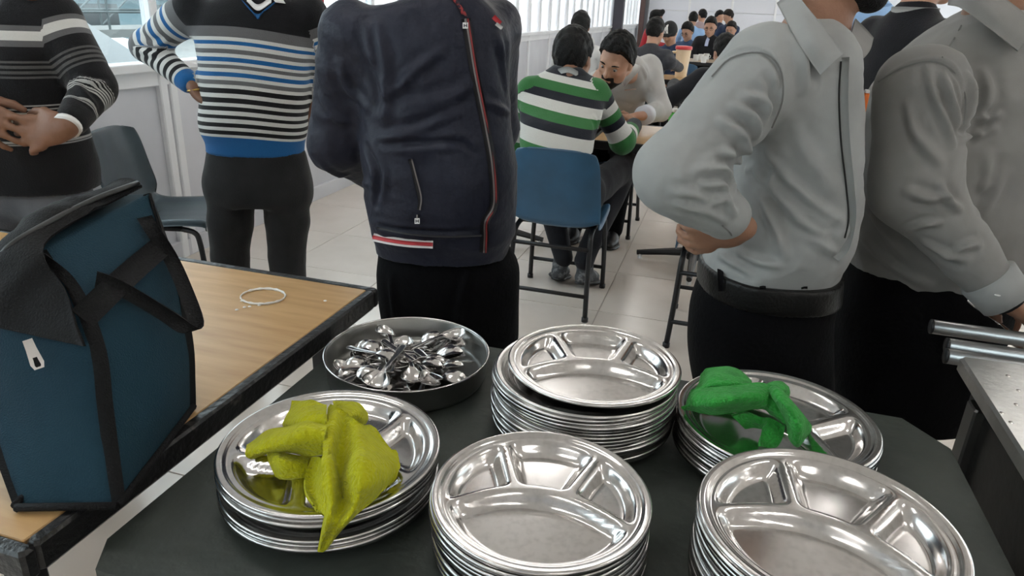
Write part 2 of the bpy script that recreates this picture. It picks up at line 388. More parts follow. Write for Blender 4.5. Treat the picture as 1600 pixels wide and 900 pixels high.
def head_prims(c, hf, hu, s=1., t=0):
    f, u, l = head_frame(hf, hu); A = np.stack([l, f, u]); c = np.asarray(c, float)
    at = lambda a, b, d: c+(l*a+f*b+u*d)*s
    o = [P_ell(at(0, -.012, .022), A, np.array([.077, .096, .097])*s, .02, t), P_ell(at(0, .022, -.025), A, np.array([.064, .072, .085])*s, .03, t),
         P_cone(at(-.035, .02, -.065), at(0, .066, -.098), .030*s, .021*s, .03, None, t), P_cone(at(.035, .02, -.065), at(0, .066, -.098), .030*s, .021*s, .03, None, t),
         P_cone(at(-.036, .079, .026), at(.036, .079, .026), .011*s, .011*s, .018, None, t),
         P_cone(at(0, .088, .012), at(0, .108, -.026), .008*s, .0125*s, .012, None, t), P_cone(at(-.013, .096, -.029), at(.013, .096, -.029), .009*s, .009*s, .008, None, t),
         P_cone(at(-.043, .066, -.022), at(-.05, .04, -.012), .015*s, .013*s, .02, None, t), P_cone(at(.043, .066, -.022), at(.05, .04, -.012), .015*s, .013*s, .02, None, t),
         P_cone(at(-.018, .084, -.055), at(.018, .084, -.055), .0085*s, .0085*s, .008, None, t), P_cone(at(-.015, .083, -.068), at(.015, .083, -.068), .009*s, .009*s, .008, None, t)]
    for q in (-1, 1):
        o.append(P_ell(at(.078*q, -.012, -.005), A, np.array([.011, .022, .033])*s, .008, t))
        o.append(dict(P_ell(at(.033*q, .100, .004), A, np.array([.017, .018, .0115])*s, .012, t), sub=True))
    return o
def skull_hair(c, hf, hu, s, name, m, parent, base, h, thick=1.35, low=-.085, fringe=-.004, seed=3, top=.008):
    f, u, l = head_frame(hf, hu); A = np.stack([l, f, u]); c = np.asarray(c, float)
    prims = [P_ell(c+(u*(.027+top*.4)-f*.014)*s, A, np.array([.080+.006*thick, .099+.005*thick, .094+.009*thick+top])*s, .02)]
    def post(F, G):
        q = G-c; a = q@l/s; b = q@f/s; d = q@u/s
        n = creases(np.stack([a, b, d], -1).reshape(-1, 3)*np.array([1.3, 1.3, .8]), 60, seed).reshape(F.shape)*.004*s*thick
        jag = creases(np.stack([a, b*.3, d*.3], -1).reshape(-1, 3), 95, seed+5).reshape(F.shape)*.006
        line = (.86*b-.55*d-fringe-.010*np.cos(a*42)-.012+jag)*s
        side = (b-.020-.30*(d+.02)+jag*.5)*s; sd = np.where(np.abs(a) > .055, np.maximum(line, side), line)
        return np.maximum(np.maximum(F+n, sd), (low-d+.55*np.maximum(b+.045, 0)+jag*.4)*s)
    V, F = surface(prims, h, post); V = relax(V, F, 1)
    return link(name, mesh_np(name, V-np.asarray(base), F, [m]), parent)
def beard_mesh(c, hf, hu, s, m, parent, base, h, moustache=True, thick=.004):
    f, u, l = head_frame(hf, hu); c = np.asarray(c, float); pr = head_prims(c, hf, hu, s)[:4]
    for p in pr:
        if p['ty'] == 0: p['ra'] += thick*s; p['rb'] += thick*s
        else: p['rad'] = p['rad']+thick*s
    if moustache: 
        at = lambda a, b, d: c+(l*a+f*b+u*d)*s
        pr += [P_cone(at(-.027, .079, -.058), at(0, .096, -.046), .006*s, .0065*s, .008), P_cone(at(.027, .079, -.058), at(0, .096, -.046), .006*s, .0065*s, .008)]
    def post(F, G):
        q = G-c; a = np.abs(q@l)/s; b = q@f/s; d = q@u/s
        cut = np.maximum(d+.060+np.clip((a-.024)*.9, -.012, .05), .02-b)*s
        if moustache: cut = np.minimum(cut, np.maximum(np.maximum(a-.034, d+.040), .06-b)*s)
        return np.maximum(F, cut)
    V, F = surface(pr, h, post)
    return link('beard', mesh_np('beard', V-np.asarray(base), F, [m]), parent)
def eyes(c, hf, hu, s, parent, base):
    f, u, l = head_frame(hf, hu)
    for q in (-1, 1):
        p = np.asarray(c)+(l*.033*q+f*.0765+u*.003)*s-np.asarray(base)
        mb = MB(); mb.lathe([(.001, .0125), (.006, .0108), (.0108, .006), (.0125, 0), (.0108, -.006), (.001, -.0125)], 12); e = mb.build('eye', M['eye_white'], parent, p, smooth=True)
        g = MB(); g.lathe([(.0005, .0133), (.0032, .0126), (.0052, .0108)], 12); b = g.build('iris', M['eye'], e, smooth=True)
        b.rotation_mode = 'QUATERNION'; b.rotation_quaternion = Vector(f).to_track_quat('Z', 'Y')
        bp = np.asarray(c)-np.asarray(base); mb = MB(); mb.tube([bp+(l*.018*q+f*.0905+u*.026)*s, bp+(l*.034*q+f*.090+u*.031)*s, bp+(l*.052*q+f*.078+u*.026)*s], [.0035*s, .0042*s, .002*s], 6); mb.build('eyebrow', M['hair'], parent, smooth=True)
def shoe(parent, base, heel, toe, m, h=.008, name='shoe', up=(0, 0, 1)):
    heel = np.asarray(heel, float); toe = np.asarray(toe, float); d = nrm(toe-heel); u = nrm(np.asarray(up)-d*(np.asarray(up)@d)); l = np.cross(u, d)
    pr = [P_cone(heel+d*.03, toe-d*.09, .038, .044, .03, (u, .8)), P_cone(toe-d*.11, toe-d*.04, .044, .036, .03, (u, .6)), P_cone(heel+d*.035+u*.01, heel+d*.05+u*.07, .037, .042, .03), P_cone(heel+d*.06+u*.055, toe-d*.1+u*.0, .036, .034, .03)]
    for p in pr: p['a'] = p['a']+u*.035; p['b'] = p['b']+u*.035
    o, V = grow(name, pr, h, [m], parent, base)
    s = [P_cone(heel+d*.03+u*.01, toe-d*.1+u*.01, .042, .048, .03, (u, .3)), P_cone(toe-d*.1+u*.01, toe-d*.04+u*.012, .048, .038, .03, (u, .3))]
    grow('sole', s, h, [M['black_metal']], o, base); return o
def arm_prims(sh, el, wr, rs, t=0, k=.045, bands=None):
    """sleeve: upper arm and forearm; rs = radii at shoulder, elbow, cuff"""
    sh, el, wr = (np.asarray(q, float) for q in (sh, el, wr)); mid = (sh+el)/2; L1 = np.linalg.norm(el-sh); L2 = np.linalg.norm(wr-el)
    if isinstance(bands, tuple): b1 = (bands[0], bands[1]-bands[0]); b2 = (bands[1], bands[2]-bands[1])
    else: b1 = (bands, L1) if bands is not None else None; b2 = (bands+L1, L2) if bands is not None else None
    we = wr-nrm(wr-el)*rs[2]*.85
    return [P_cone(sh, el, rs[0], rs[1], k, None, t, b1), P_cone(el, we, rs[1], rs[2], .03, None, t, b2)]
def px_secs(rows, D=D):
    """torso sections from measured (left, right, row, depth, half thickness)"""
    out = []
    for l, r, y, dep, b in rows:
        A, B = D(l, y, dep), D(r, y, dep); c = (A+B)/2; out.append((c[2], c[0], c[1], abs((B-A)@CRH)/2, b))
    return out
def core_prims(j, s=1., t=0):
    """the body under the clothes, continuous from head to ankles"""
    pr = head_prims(j['head'], j['hf'], j.get('hu', (0, 0, 1)), j.get('hs', 1.), t)
    f, u, l = head_frame(j['hf'], j.get('hu', (0, 0, 1))); hs = j.get('hs', 1.)
    pr.append(P_cone(np.asarray(j['head'])-(u*.055+f*.025)*hs, j['neck'], .052*hs, .058*s, .03, None, t))
    ch = (np.asarray(j['sh'][0])+np.asarray(j['sh'][1]))/2; pv = np.asarray(j['pelvis']); fw = nrm(j['fw'])
    pr += [P_cone(j['neck'], ch, .055, .07, .03, None, t), P_cone(ch-V3(0, 0, .06), pv, .09*s, .085*s, .05, (fw, .75), t), P_cone(j['sh'][0], j['sh'][1], .045, .045, .05, None, t)]
    for q in (0, 1):
        sd = 1 if q == 0 else -1
        pr += [P_cone(j['sh'][q], j['el'][q], .04*s, .035*s, .03, None, t), P_cone(j['el'][q], j['wr'][q], .034*s, .026*s, .02, None, t)]
        hd = j['hand'][q]
        if hd is not None: pr += hand_prims(j['wr'][q], hd[0], hd[1], sd, j.get('hands', 1.), hd[2] if len(hd) > 2 else .5, t)
        pr += [P_cone(pv, j['hip'][q], .075*s, .065*s, .04, None, t), P_cone(j['hip'][q], j['kn'][q], .062*s, .048*s, .03, None, t), P_cone(j['kn'][q], j['an'][q], .048*s, .034*s, .03, None, t)]
    return pr
def trouser_prims(j, rt=.092, rk=.075, rh=.065, waist=None, t=0):
    pv = np.asarray(j['pelvis']); fw = nrm(j['fw']); pr = []
    lat = nrm(np.asarray(j['hip'][0])-np.asarray(j['hip'][1]))
    pr.append(P_cone(np.asarray(j['hip'][0])+V3(0, 0, .03)-lat*.03, np.asarray(j['hip'][1])+V3(0, 0, .03)+lat*.03, .105, .105, .05, None, t))
    for q in (0, 1):
        pr += [P_cone(j['hip'][q], j['kn'][q], rt, rk, .02, None, t), P_cone(j['kn'][q], np.asarray(j['an'][q])+V3(0, 0, .0), rk, rh, .015, None, t)]
    return pr
def seated(head, face, name='person', lean=.25, arms=None, depth_s=1., hf=None, tilt=.2, hs=1.0, zs=.50):
    """joints of a seated figure from the place of the head and the heading (radians) it faces"""
    fw = V3(math.cos(face), math.sin(face), 0); lat = V3(math.sin(face), -math.cos(face), 0)        # lat = to the figure's right
    head = np.asarray(head, float); j = dict(head=head, fw=fw, hs=hs)
    j['hf'] = nrm((fw if hf is None else nrm(np.asarray(hf, float)))*math.cos(tilt)-V3(0, 0, math.sin(tilt))); j['hu'] = V3(0, 0, 1)
    neck = head-V3(0, 0, .165)-fw*(.04+.10*lean); j['neck'] = neck
    T = neck[2]-.07-zs-.02; pv = neck-fw*(T*lean*1.05); pv = V3(pv[0], pv[1], zs+.06); j['pelvis'] = pv
    sc = neck-V3(0, 0, .065)-fw*.01; j['sh'] = [sc+lat*.185, sc-lat*.185]
    j['hip'] = [pv+lat*.09, pv-lat*.09]; j['kn'] = [pv+lat*.13+fw*.40+V3(0, 0, -.03), pv-lat*.13+fw*.40+V3(0, 0, -.03)]
    j['an'] = [V3(k[0], k[1], .09)-fw*.04 for k in j['kn']]
    el, wr, hd = [], [], []
    for q, s in ((0, 1), (1, -1)):
        e, w = (arms or ((.14, .26, -.24), (.36, .06, -.27)))[0:2] if not isinstance((arms or [0])[0], list) else arms[q]
        E = j['sh'][q]+fw*e[0]+lat*s*(e[1]-.185)+V3(0, 0, e[2]); W = sc+fw*w[0]+lat*s*w[1]+V3(0, 0, w[2]); el.append(E); wr.append(W)
        hd.append((nrm(fw*.8-lat*s*.6+V3(0, 0, -.05)), V3(0, 0, -1), .45))
    j['el'], j['wr'], j['hand'] = el, wr, hd; return j
def torso_prims(j, w=.19, d=.125, t=0, band=None, belly=1.0):
    sc = (np.asarray(j['sh'][0])+np.asarray(j['sh'][1]))/2; pv = np.asarray(j['pelvis']); fw = nrm(j['fw']); up = nrm(sc-pv); lat = nrm(np.asarray(j['sh'][0])-np.asarray(j['sh'][1])); bk = np.cross(lat, up)
    fl = (bk, d/w); L = np.linalg.norm(sc-pv)
    return [P_cone(sc-up*.09, pv+up*.12, w*.92, w*.86*belly, .05, fl, t, band), P_cone(pv+up*.12, pv-up*.02, w*.86*belly, w*.86, .05, fl, t, band), P_cone(np.asarray(j['sh'][0])-lat*.03, np.asarray(j['sh'][1])+lat*.03, .062, .062, .06, None, t, band), P_cone(sc+up*.0, np.asarray(j['neck'])+up*.0, .085, .068, .06, None, t, band)]
def far_person(j, label, top, trous, skin, hair=None, h=.014, group=None, bare_hair=False, w=.19, sleeves=(.062, .052, .042), hair_kw=None, shoes=True, wr=True):
    """a figure of the background: body, top and trousers, hair and shoes"""
    base = V3(j['pelvis'][0], j['pelvis'][1], 0); p = thing('person', label, 'person', base, 0, group)
    grow('body', core_prims(j), h, [skin], p, base)
    tp = torso_prims(j, w); 
    for q in (0, 1): tp += arm_prims(j['sh'][q], j['el'][q], j['wr'][q], sleeves)
    top_name, top_mat = top
    grow(top_name, tp, h, [top_mat], p, base, wr=((.004, 11, 5, (1, 1, 1)),) if wr else ())
    grow('trousers', trouser_prims(j), h*1.15, [trous], p, base)
    if hair is not None: skull_hair(j['head'], j['hf'], j.get('hu', (0, 0, 1)), j.get('hs', 1.), 'hair', hair, p, base, h*.7, **(hair_kw or {}))
    if shoes:
        for q in (0, 1):
            a = np.asarray(j['an'][q]); shoe(p, base, V3(a[0], a[1], 0)-j['fw']*.07, V3(a[0], a[1], 0)+j['fw']*.2, M['black_metal'], .014)
    return p, base
def surf_strip(name, V, pts, width, m, parent, base, lift=.002, n=24, th=.0016, across=None):
    """a narrow flat strip lying on a cloth surface along measured points"""
    Q = crom(np.array([pick(V, *p) for p in pts]), n); view = np.array([nrm(CC-q) for q in Q]); tan = np.gradient(Q, axis=0); tan /= np.linalg.norm(tan, axis=1, keepdims=True)
    side = np.cross(tan, view); side /= np.linalg.norm(side, axis=1, keepdims=True); nn = np.cross(side, tan)
    G = np.stack([Q-side*width/2+nn*lift, Q+nn*(lift+.0012), Q+side*width/2+nn*lift], 1)
    v, f = sheet(G, th); return link(name, mesh_np(name, v-np.asarray(base), f, [m]), parent)
# ------------------------------------------------------------------ the hall
XL, YF, ZC = -2.88, 22.3, 3.25
XR, YB = 9.0, -4.0
T = .6
mb = MB(); mb.box((XL, YB, -.1), (XR, YF, -.0035)); floor = struct(mb.build('floor', M['grout']))
tile_me = MB().box((0, 0, -.004), (T-.004, T-.004, 0), .0015).mesh('floor_tile', M['tile'])
ti = 0
for ix in range(0, 9):
    for iy in range(0, 22):
        x, y = XL+ix*T, .9+iy*T
        link('floor_tile', tile_me, floor, (x+.002, y+.002, 0))
far_fl = MB(); far_fl.box((XL, .9+22*T, -.004), (XR, YF, 0)); far_fl.box((XL+9*T, -4, -.004), (XR, .9+22*T, 0)); far_fl.box((XL, -4, -.004), (XL+9*T, .9, 0))
for s_ in (0, 1, 2):
    k = MB(); k.add(far_fl.v[s_*8:(s_+1)*8], [(0,3,2,1),(4,5,6,7),(0,1,5,4),(1,2,6,5),(2,3,7,6),(3,0,4,7)]); k.build('floor_tile', M['tile'], floor)
# ceiling with tube lamps
struct(MB().box((XL-.2, YB, ZC), (XR, YF+.2, ZC+.12)).build('ceiling', M['ceiling']))
M['tube'] = mat('lamp_tube', (1, 1, 1), .4, emit=((1, .97, .92), TUBE_POWER))
lamp0 = thing('ceiling_lamp', 'long white tube lamp hanging under the canteen ceiling', 'lamp', (0, 0, 0), 0, 'tube lamps under the ceiling')
MB().box((-.62, -.05, .03), (.62, .05, .075), .01).build('housing', M['white_paint'], lamp0)
for dy in (-.028, .028): MB().tube([(-.6, dy, .012), (.6, dy, .012)], .013, 10).build('tube', M['tube'], lamp0)
for dx in (-.4, .4): MB().tube([(dx, 0, .075), (dx, 0, .42)], .004, 6).build('hanger', M['white_paint'], lamp0)
first = True
for y in (-1.6, 1.2, 4.0, 6.8, 9.6, 13, 16.5, 20):
    for x in (-1.3, 1.5, 4.3, 7.0):
        if first: lamp0.location = (x, y, 2.83); first = False
        else: dup(lamp0, None, (x, y, 2.83))
struct(MB().box((XL, YB-.15, 0), (XR, YB, ZC)).build('unseen_wall_front', M['white_paint'])); wr_ = thing('unseen_wall_right', None, None, (XR, 0, 0)); wr_['kind'] = 'structure'; wr_['label'] = 'unseen right wall of the hall with a long row of windows added for light'  # unseen walls: front one added against fill, right windows added for daylight
MB().box((0, YB, 0), (.15, YF, .9)).build('dado', M['white_paint'], wr_); MB().box((0, YB, 2.7), (.15, YF, ZC)).build('fascia', M['white_paint'], wr_); MB().box((0, YB, .9), (.15, 3.5, 2.7)).build('pier', M['white_paint'], wr_)
for k in range(10): MB().box((0, 3.5+k*1.9, .9), (.15, 3.62+k*1.9, 2.7)).build('pier', M['white_paint'], wr_)
pg_ = MB().box((.06, .12, .9), (.07, 1.9, 2.7)).mesh('pane', M['glass'])
for k in range(9): link('pane', pg_, wr_, (0, 3.5+k*1.9, 0))  # unseen panes added so daylight reaches the far hall
# left partition: panels below a ledge, glazed above, posts every 1.2 m
PW = 1.2; Y0 = 3.17
wall = thing('wall_left', None, None, (XL, 0, 0)); wall['kind'] = 'structure'; wall['label'] = 'pale metal and glass partition along the left side'
LZ = 1.03
n0, n1 = -6, 16
panel_me = MB().box((-.03, .015, .09), (0, PW-.015, LZ-.05), .006).mesh('panel', M['panel'])
post_me = MB().box((-.035, -.028, 0), (.03, .028, LZ), .006).mesh('post', M['white_paint'])
post2_me = MB().box((-.035, -.028, LZ), (.03, .028, ZC), .006).mesh('mullion', M['white_paint'])
for i in range(n0, n1):
    y = Y0+i*PW
    link('panel', panel_me, wall, (0, y, 0)); link('post', post_me, wall, (0, y, 0)); link('mullion', post2_me, wall, (0, y, 0))
    if i <= 3:      # paired posts near the camera
        link('post', post_me, wall, (-.004, y+.075, 0)); 
    if i >= 2 : link('mullion', post2_me, wall, (-.008, y+.6, 0))
MB().box((-.05, Y0+n0*PW, LZ), (.06, YF, LZ+.045), .006).build('ledge', M['white_paint'], wall)
MB().box((-.035, Y0+n0*PW, LZ-.075), (.022, YF, LZ+.01), .004).build('rail', M['white_paint'], wall)
MB().box((-.035, Y0+n0*PW, 0), (.025, YF, .10), .004).build('kick_rail', M['panel'], wall)
MB().box((-.05, Y0+n0*PW, 2.25), (.05, YF, 2.32), .004).build('head_rail', M['white_paint'], wall)
MB().box((-.03, Y0+n0*PW, 2.32), (0, YF, ZC)).build('fascia', M['white_paint'], wall)
pane_me = MB().box((-.012, .015, LZ+.03), (-.004, PW-.015, 2.27)).mesh('pane', M['glass'])
paneh = MB().box((-.012, .015, LZ+.03), (-.004, .585, 2.27)).mesh('pane', M['frosted'])
for i in range(n0, n1):
    y = Y0+i*PW
    if i < 2: link('pane', pane_me, wall, (0, y, 0))
    else: link('pane', paneh, wall, (0, y, 0)); link('pane', paneh, wall, (0, y+.6, 0))
# steel columns standing in front of the partition
tag(MB().box((XL+.05, 17.40, 0), (XL+.27, 17.62, ZC), .01).build('column', mat('dark_paint', (.035, .032, .045), .5)), 'dark painted steel column halfway along the white partition', 'column')
c2 = thing('column', 'brown steel column at the far corner of the hall', 'column', (XL+.16, 22.0, 0))
MB().box((-.08, -.12, 0), (.06, .12, ZC), .01).build('shaft', mat('brown_paint', (.10, .055, .05), .5), c2); MB().box((.06, -.12, 0), (.14, .12, ZC), .01).build('flange', mat('grey_paint', (.08, .08, .085), .5), c2)
# far wall of pale boards with white cover strips
wf = thing('wall_back', None, None, (XL, YF, 0)); wf['kind'] = 'structure'; wf['label'] = 'pale blue grey panelled wall at the far end'
MB().box((0, .03, 0), (12, .1, ZC)).build('backing', M['white_paint'], wf)
bw = 1.17
for i in range(10):
    for z0, z1 in ((.02, 1.46), (1.48, 2.6), (2.62, ZC)):
        MB().box((.27+i*bw-.0, 0, z0), (.27+(i+1)*bw-.02, .03, z1), .004).build('panel', M['far_panel'], wf)
    MB().box((.25+i*bw-.03, -.02, 0), (.25+i*bw+.03, .03, ZC), .004).build('cover_strip', M['white_paint'], wf)
# made-up red board for an unidentified red patch behind the queue
rb = thing('red_stand_in', 'made-up red board standing in for an unclear red patch behind the navy jacket', 'board', (XL+.04, 4.35, 1.28))
MB().box((0, 0, 0), (.02, .42, .5), .004).build('board', M['red'], rb); MB().box((-.005, -.02, -.02), (.012, .44, .0), .003).build('frame', M['white_paint'], rb)

# ------------------------------------------------------------------ outside the windows
struct(MB().box((-60, -20, -.6), (XL-.3, 60, -.3)).build('ground', mat('yard_concrete', (.20, .20, .195), .9, var=(.5, (.15, .15, .145), .4, .7))))
M['pale_blue'] = mat('pale_blue_sheet', (.16, .24, .27), .5, bump=(3, .2, (1, 12, 1))); M['bridge'] = mat('bridge_steel', (.06, .08, .085), .5); M['bld'] = mat('render_grey', (.17, .175, .17), .8); M['car'] = mat('car_white', (.38, .385, .39), .25, coat=.5); M['cglass'] = mat('car_glass', (.03, .04, .045), .1); M['leaf'] = mat('leaf', (.06, .09, .05), .8)
b = thing('shed', 'pale blue sheet shed beyond the steel walkway outside', 'building', (-21, 12, -.3))
MB().box((-4, -14, 0), (0, 14, 1.5)).build('wall', M['pale_blue'], b); MB().prism([(-4.6, -14.5), (.5, -14.5), (.5, 14.5), (-4.6, 14.5)], 1.5, 1.7).build('roof', M['bridge'], b)
for y in range(-13, 14, 3): MB().box((0, y, .4), (.04, y+1.6, 1.2)).build('window', M['cglass'], b)
b = thing('office_block', 'grey block with dark windows standing behind the shed outside', 'building', (-40, 22, -.3))
MB().box((-5, -20, 0), (0, 20, 7)).build('wall', M['bld'], b)
for y in range(-18, 19, 4):
    for z in (2.6, 4.8): MB().box((0, y, z), (.06, y+2.2, z+1.2)).build('window', M['cglass'], b)
MB().box((-5.3, -20.4, 7), (.4, 20.4, 7.4)).build('roof', M['bridge'], b)
b = thing('walkway', 'steel footbridge with railings crossing the yard outside the window', 'walkway', (-10.5, 6, -.3))
MB().box((-.6, -9, .95), (.6, 9, 1.08)).build('deck', M['bld'], b)
for x in (-.58, .58):
    for z in (1.35, 1.75): MB().tube([(x, -9, z), (x, 9, z)], .022, 6).build('rail', M['bridge'], b)
    for k in range(-9, 10): MB().tube([(x, k, 1.05), (x, k, 1.78)], .02, 6).build('baluster', M['bridge'], b)
    for k in range(-9, 9, 2): MB().tube([(x, k, 1.08), (x, k+1, 1.75)], .015, 6).build('brace', M['bridge'], b)
for k in (-7, 0, 7): MB().tube([(0, k, 0), (0, k, .95)], .09, 8).build('column', M['bridge'], b)
def car(loc, rz, label):
    t = thing('car', label, 'car', loc, rz, 'white cars parked in the yard')
    prof = [(-2.0, .25), (-2.05, .6), (-1.95, .82), (-1.2, .92), (1.0, .92), (1.8, .75), (2.05, .6), (2.05, .25)]
    m = MB(); n = len(prof); m.add([(x, -.82, z) for x, z in prof]+[(x, .82, z) for x, z in prof], [tuple(range(n)), tuple(reversed(range(n, 2*n)))]+[(i, n+i, n+(i+1) % n, (i+1) % n) for i in range(n)]); m.build('body', M['car'], t)
    cab = [(-1.75, .9), (-1.3, 1.38), (.1, 1.42), (.95, .9)]; m = MB(); m.add([(x, -.74, z) for x, z in cab]+[(x, .74, z) for x, z in cab], [(0, 1, 2, 3), (7, 6, 5, 4)]+[(i, 4+i, 4+(i+1) % 4, (i+1) % 4) for i in range(4)]); m.build('cabin', M['cglass'], t)
    MB().box((-1.3, -.7, 1.38), (.1, .7, 1.44), .02).build('roof', M['car'], t)
    for x in (-1.3, 1.3):
        for y in (-.8, .8): MB().tube([(x, y-.09, .3), (x, y+.09, .3)], .3, 14).build('wheel', M['black_metal'], t)
for i, (x, y, rz) in enumerate(((-6.2, 3.0, .3), (-6.6, 5.6, .25), (-6.0, -.2, .3), (-13.5, 8.5, .1), (-13.5, 11.4, .1))): car((x, y, -.3), rz, ('white car parked nearest the partition window outside', 'white car parked farther along outside the partition window', 'white car parked at the left outside the window', 'white car parked beyond the footbridge outside', 'last white car beyond the footbridge outside')[i])

# ------------------------------------------------------------------ canteen tables and chairs
def canteen_table(name, label, x0, y0, x1, y1, z=.755, legs=True, wood='wood', group=None, base=True):
    t = thing(name, label, 'table', (x0, y0, 0), 0, group); w, d = x1-x0, y1-y0
    MB().box((.022, .022, z-.022), (w-.022, d-.022, z), .002).build('table_top', M[wood], t)
    for a, b_, nm in (((0, 0), (w, .022), 0), ((0, d-.022), (w, d), 0), ((0, .022), (.022, d-.022), 0), ((w-.022, .022), (w, d-.022), 0)):
        MB().box((a[0], a[1], z-.046), (b_[0], b_[1], z+.001), .005).build('edge_band', M['black_edge'], t)
    for x in (.10, w-.14): MB().box((x, .06, z-.075), (x+.04, d-.06, z-.024)).build('rail', M['black_metal'], t)
    if legs:
        for x in (.12, w-.12):
            for y in (.08, d-.08): MB().box((x-.02, y-.02, 0), (x+.02, y+.02, z-.07), .004).build('leg', M['black_metal'], t)
    if base:
        cx, cy = w/2, d/2
        MB().tube([(cx, cy, .04), (cx, cy, z-.03)], .042, 16).build('pedestal', M['black_metal'], t)
        for k in range(4):
            a = math.pi/2*k; L = (.34, .37, .34, .37)[k]
            MB().tube([(cx, cy, .085), (cx+math.cos(a)*L*.5, cy+math.sin(a)*L*.5, .062), (cx+math.cos(a)*L, cy+math.sin(a)*L, .035)], [.03, .022, .016], 8).build('foot', M['black_metal'], t)
            MB().tube([(cx+math.cos(a)*(L-.02), cy+math.sin(a)*(L-.02), 0), (cx+math.cos(a)*(L-.02), cy+math.sin(a)*(L-.02), .03)], .014, 8).build('glide', M['white'], t)
    return t
tb = canteen_table('dining_table', 'wooden dining table in the foreground with the dark teal bag on it', -2.25, .50, -.765, 1.478, base=False)
tag_st = mat('dried_water', (.85, .83, .80), .3)
m = MB(); c0 = Z(411, 463, .757); g = np.random.default_rng(3)
ring = [c0+V3(.052*math.cos(a), .046*math.sin(a), .0006) for a in np.linspace(0, 2*math.pi, 40)]
m.tube(ring, [.0012+.0022*abs(math.sin(3*i)+.4*math.sin(7.1*i)) for i in range(40)], 5)
st = m.build('water_stain', tag_st, None, smooth=True); st.parent = tb; st.location = -V3(*tb.location)
for px, py in ((382, 480), (378, 470), (390, 479), (405, 477), (508, 470), (370, 484)):
    q = Z(px, py, .757)-V3(*tb.location); mm = MB(); mm.lathe([(.0001, .0016), (.003, .0012), (.0042, 0)], 8); mm.build('water_drop', tag_st, tb, q, smooth=True)
for i, (x0, lab) in enumerate(((-1.98, 'long wooden canteen table at the left beneath the striped sweater diner'), (-.70, 'wooden canteen table in front of the talking pair of diners'))):
    canteen_table('dining_table', lab, x0, 3.86, x0+1.26, 4.58, legs=False)
canteen_table('dining_table', 'wooden canteen table behind the grey shirt diner, black sleeve on it', -.95, 6.3, .8, 6.95, legs=False)
canteen_table('dining_table', 'wooden table carrying the cream jug with red lid', -1.7, 7.95, .1, 8.65, legs=False)
canteen_table('dining_table', 'greyish wooden table carrying the white cups', -1.5, 11.25, -.2, 12.15, legs=False, wood='wood_grey')

def make_chair(label, m):
    t = thing('chair', label, 'chair')
    # shell: profile runs from the front lip over the seat and up the back (chair faces +y)
    prof = [(.235, .428), (.225, .452), (.12, .456), (0, .447), (-.12, .442), (-.185, .462), (-.215, .53), (-.235, .63), (-.255, .74), (-.268, .815), (-.276, .826)]
    half = [.19, .205, .215, .22, .222, .222, .22, .215, .205, .188, .17]
    rows = []
    for (y, z), w in zip(prof, half):
        back = z > .5; up = .0
        xs = np.array([-1.0, -.97, -.7, -.3, 0, .3, .7, .97, 1.0]); r = []
        for x in xs:
            e = abs(x)**4
            if back: r.append((x*w, y+.045*e, z-(.02*e if z > .8 else 0)))
            else: r.append((x*w, y, z+.022*e-(.012*(1-abs(x)**2))-(.03 if abs(x) == 1 else 0)))
        rows.append(r)
    G = patch(np.array(rows), 40, 25); v, f = sheet(G, .006); link('shell', mesh_np('shell', v, f, [m]), t)
    z = .425; k = M['black_metal']; r = .0125
    for sx in (-1, 1):
        MB().tube(bez([(sx*.205, -.262, 0), (sx*.195, -.225, .2), (sx*.19, -.20, .36), (sx*.187, -.175, .41), (sx*.185, -.12, z)], 16), r, 8).build('leg', k, t, smooth=True)
        MB().tube(bez([(sx*.205, .225, 0), (sx*.20, .215, .2), (sx*.192, .20, .36), (sx*.188, .18, .41), (sx*.185, .12, z)], 16), r, 8).build('leg', k, t, smooth=True)
        MB().tube([(sx*.185, -.125, z), (sx*.185, .125, z)], r, 8).build('side_rail', k, t, smooth=True)
        for y in (-.262, .225): MB().tube([(sx*.205, y, 0), (sx*.205, y, .022)], .0165, 8).build('foot_cap', k, t, smooth=True)
    MB().tube([(-.192, -.205, .345), (.192, -.205, .345)], r*.85, 8).build('cross_rail', k, t, smooth=True)
    for y, zz in ((-.242, .12), (.219, .12)): MB().tube([(-.2, y, zz), (.2, y, zz)], r*.85, 8).build('stretcher', k, t, smooth=True)
    for y in (-.09, .09): MB().tube([(-.185, y, z), (.185, y, z)], r*.8, 8).build('cross_rail', k, t, smooth=True)
    return t
ch = make_chair('blue plastic chair with the green striped sweater diner on it', M['blue_plastic']); ch.location = (-.725, 3.405, 0)
GR = 'plastic shell chairs in the canteen'; ch['group'] = GR
def put_chair(x, y, rz, label, src=ch): return dup(src, None, (x, y, 0), (0, 0, rz), label, GR)
put_chair(.09, 3.27, 0, 'empty chair with black tube legs behind the grey shirt man')
put_chair(-.72, 4.80, math.pi, 'blue chair under the bearded grey shirt diner across the table')
cd = make_chair('dark teal plastic chair standing by the partition near the bag', M['teal_plastic']); cd.location = (-2.44, 2.66, 0); cd.rotation_euler = (0, 0, R(-74)); cd['group'] = GR
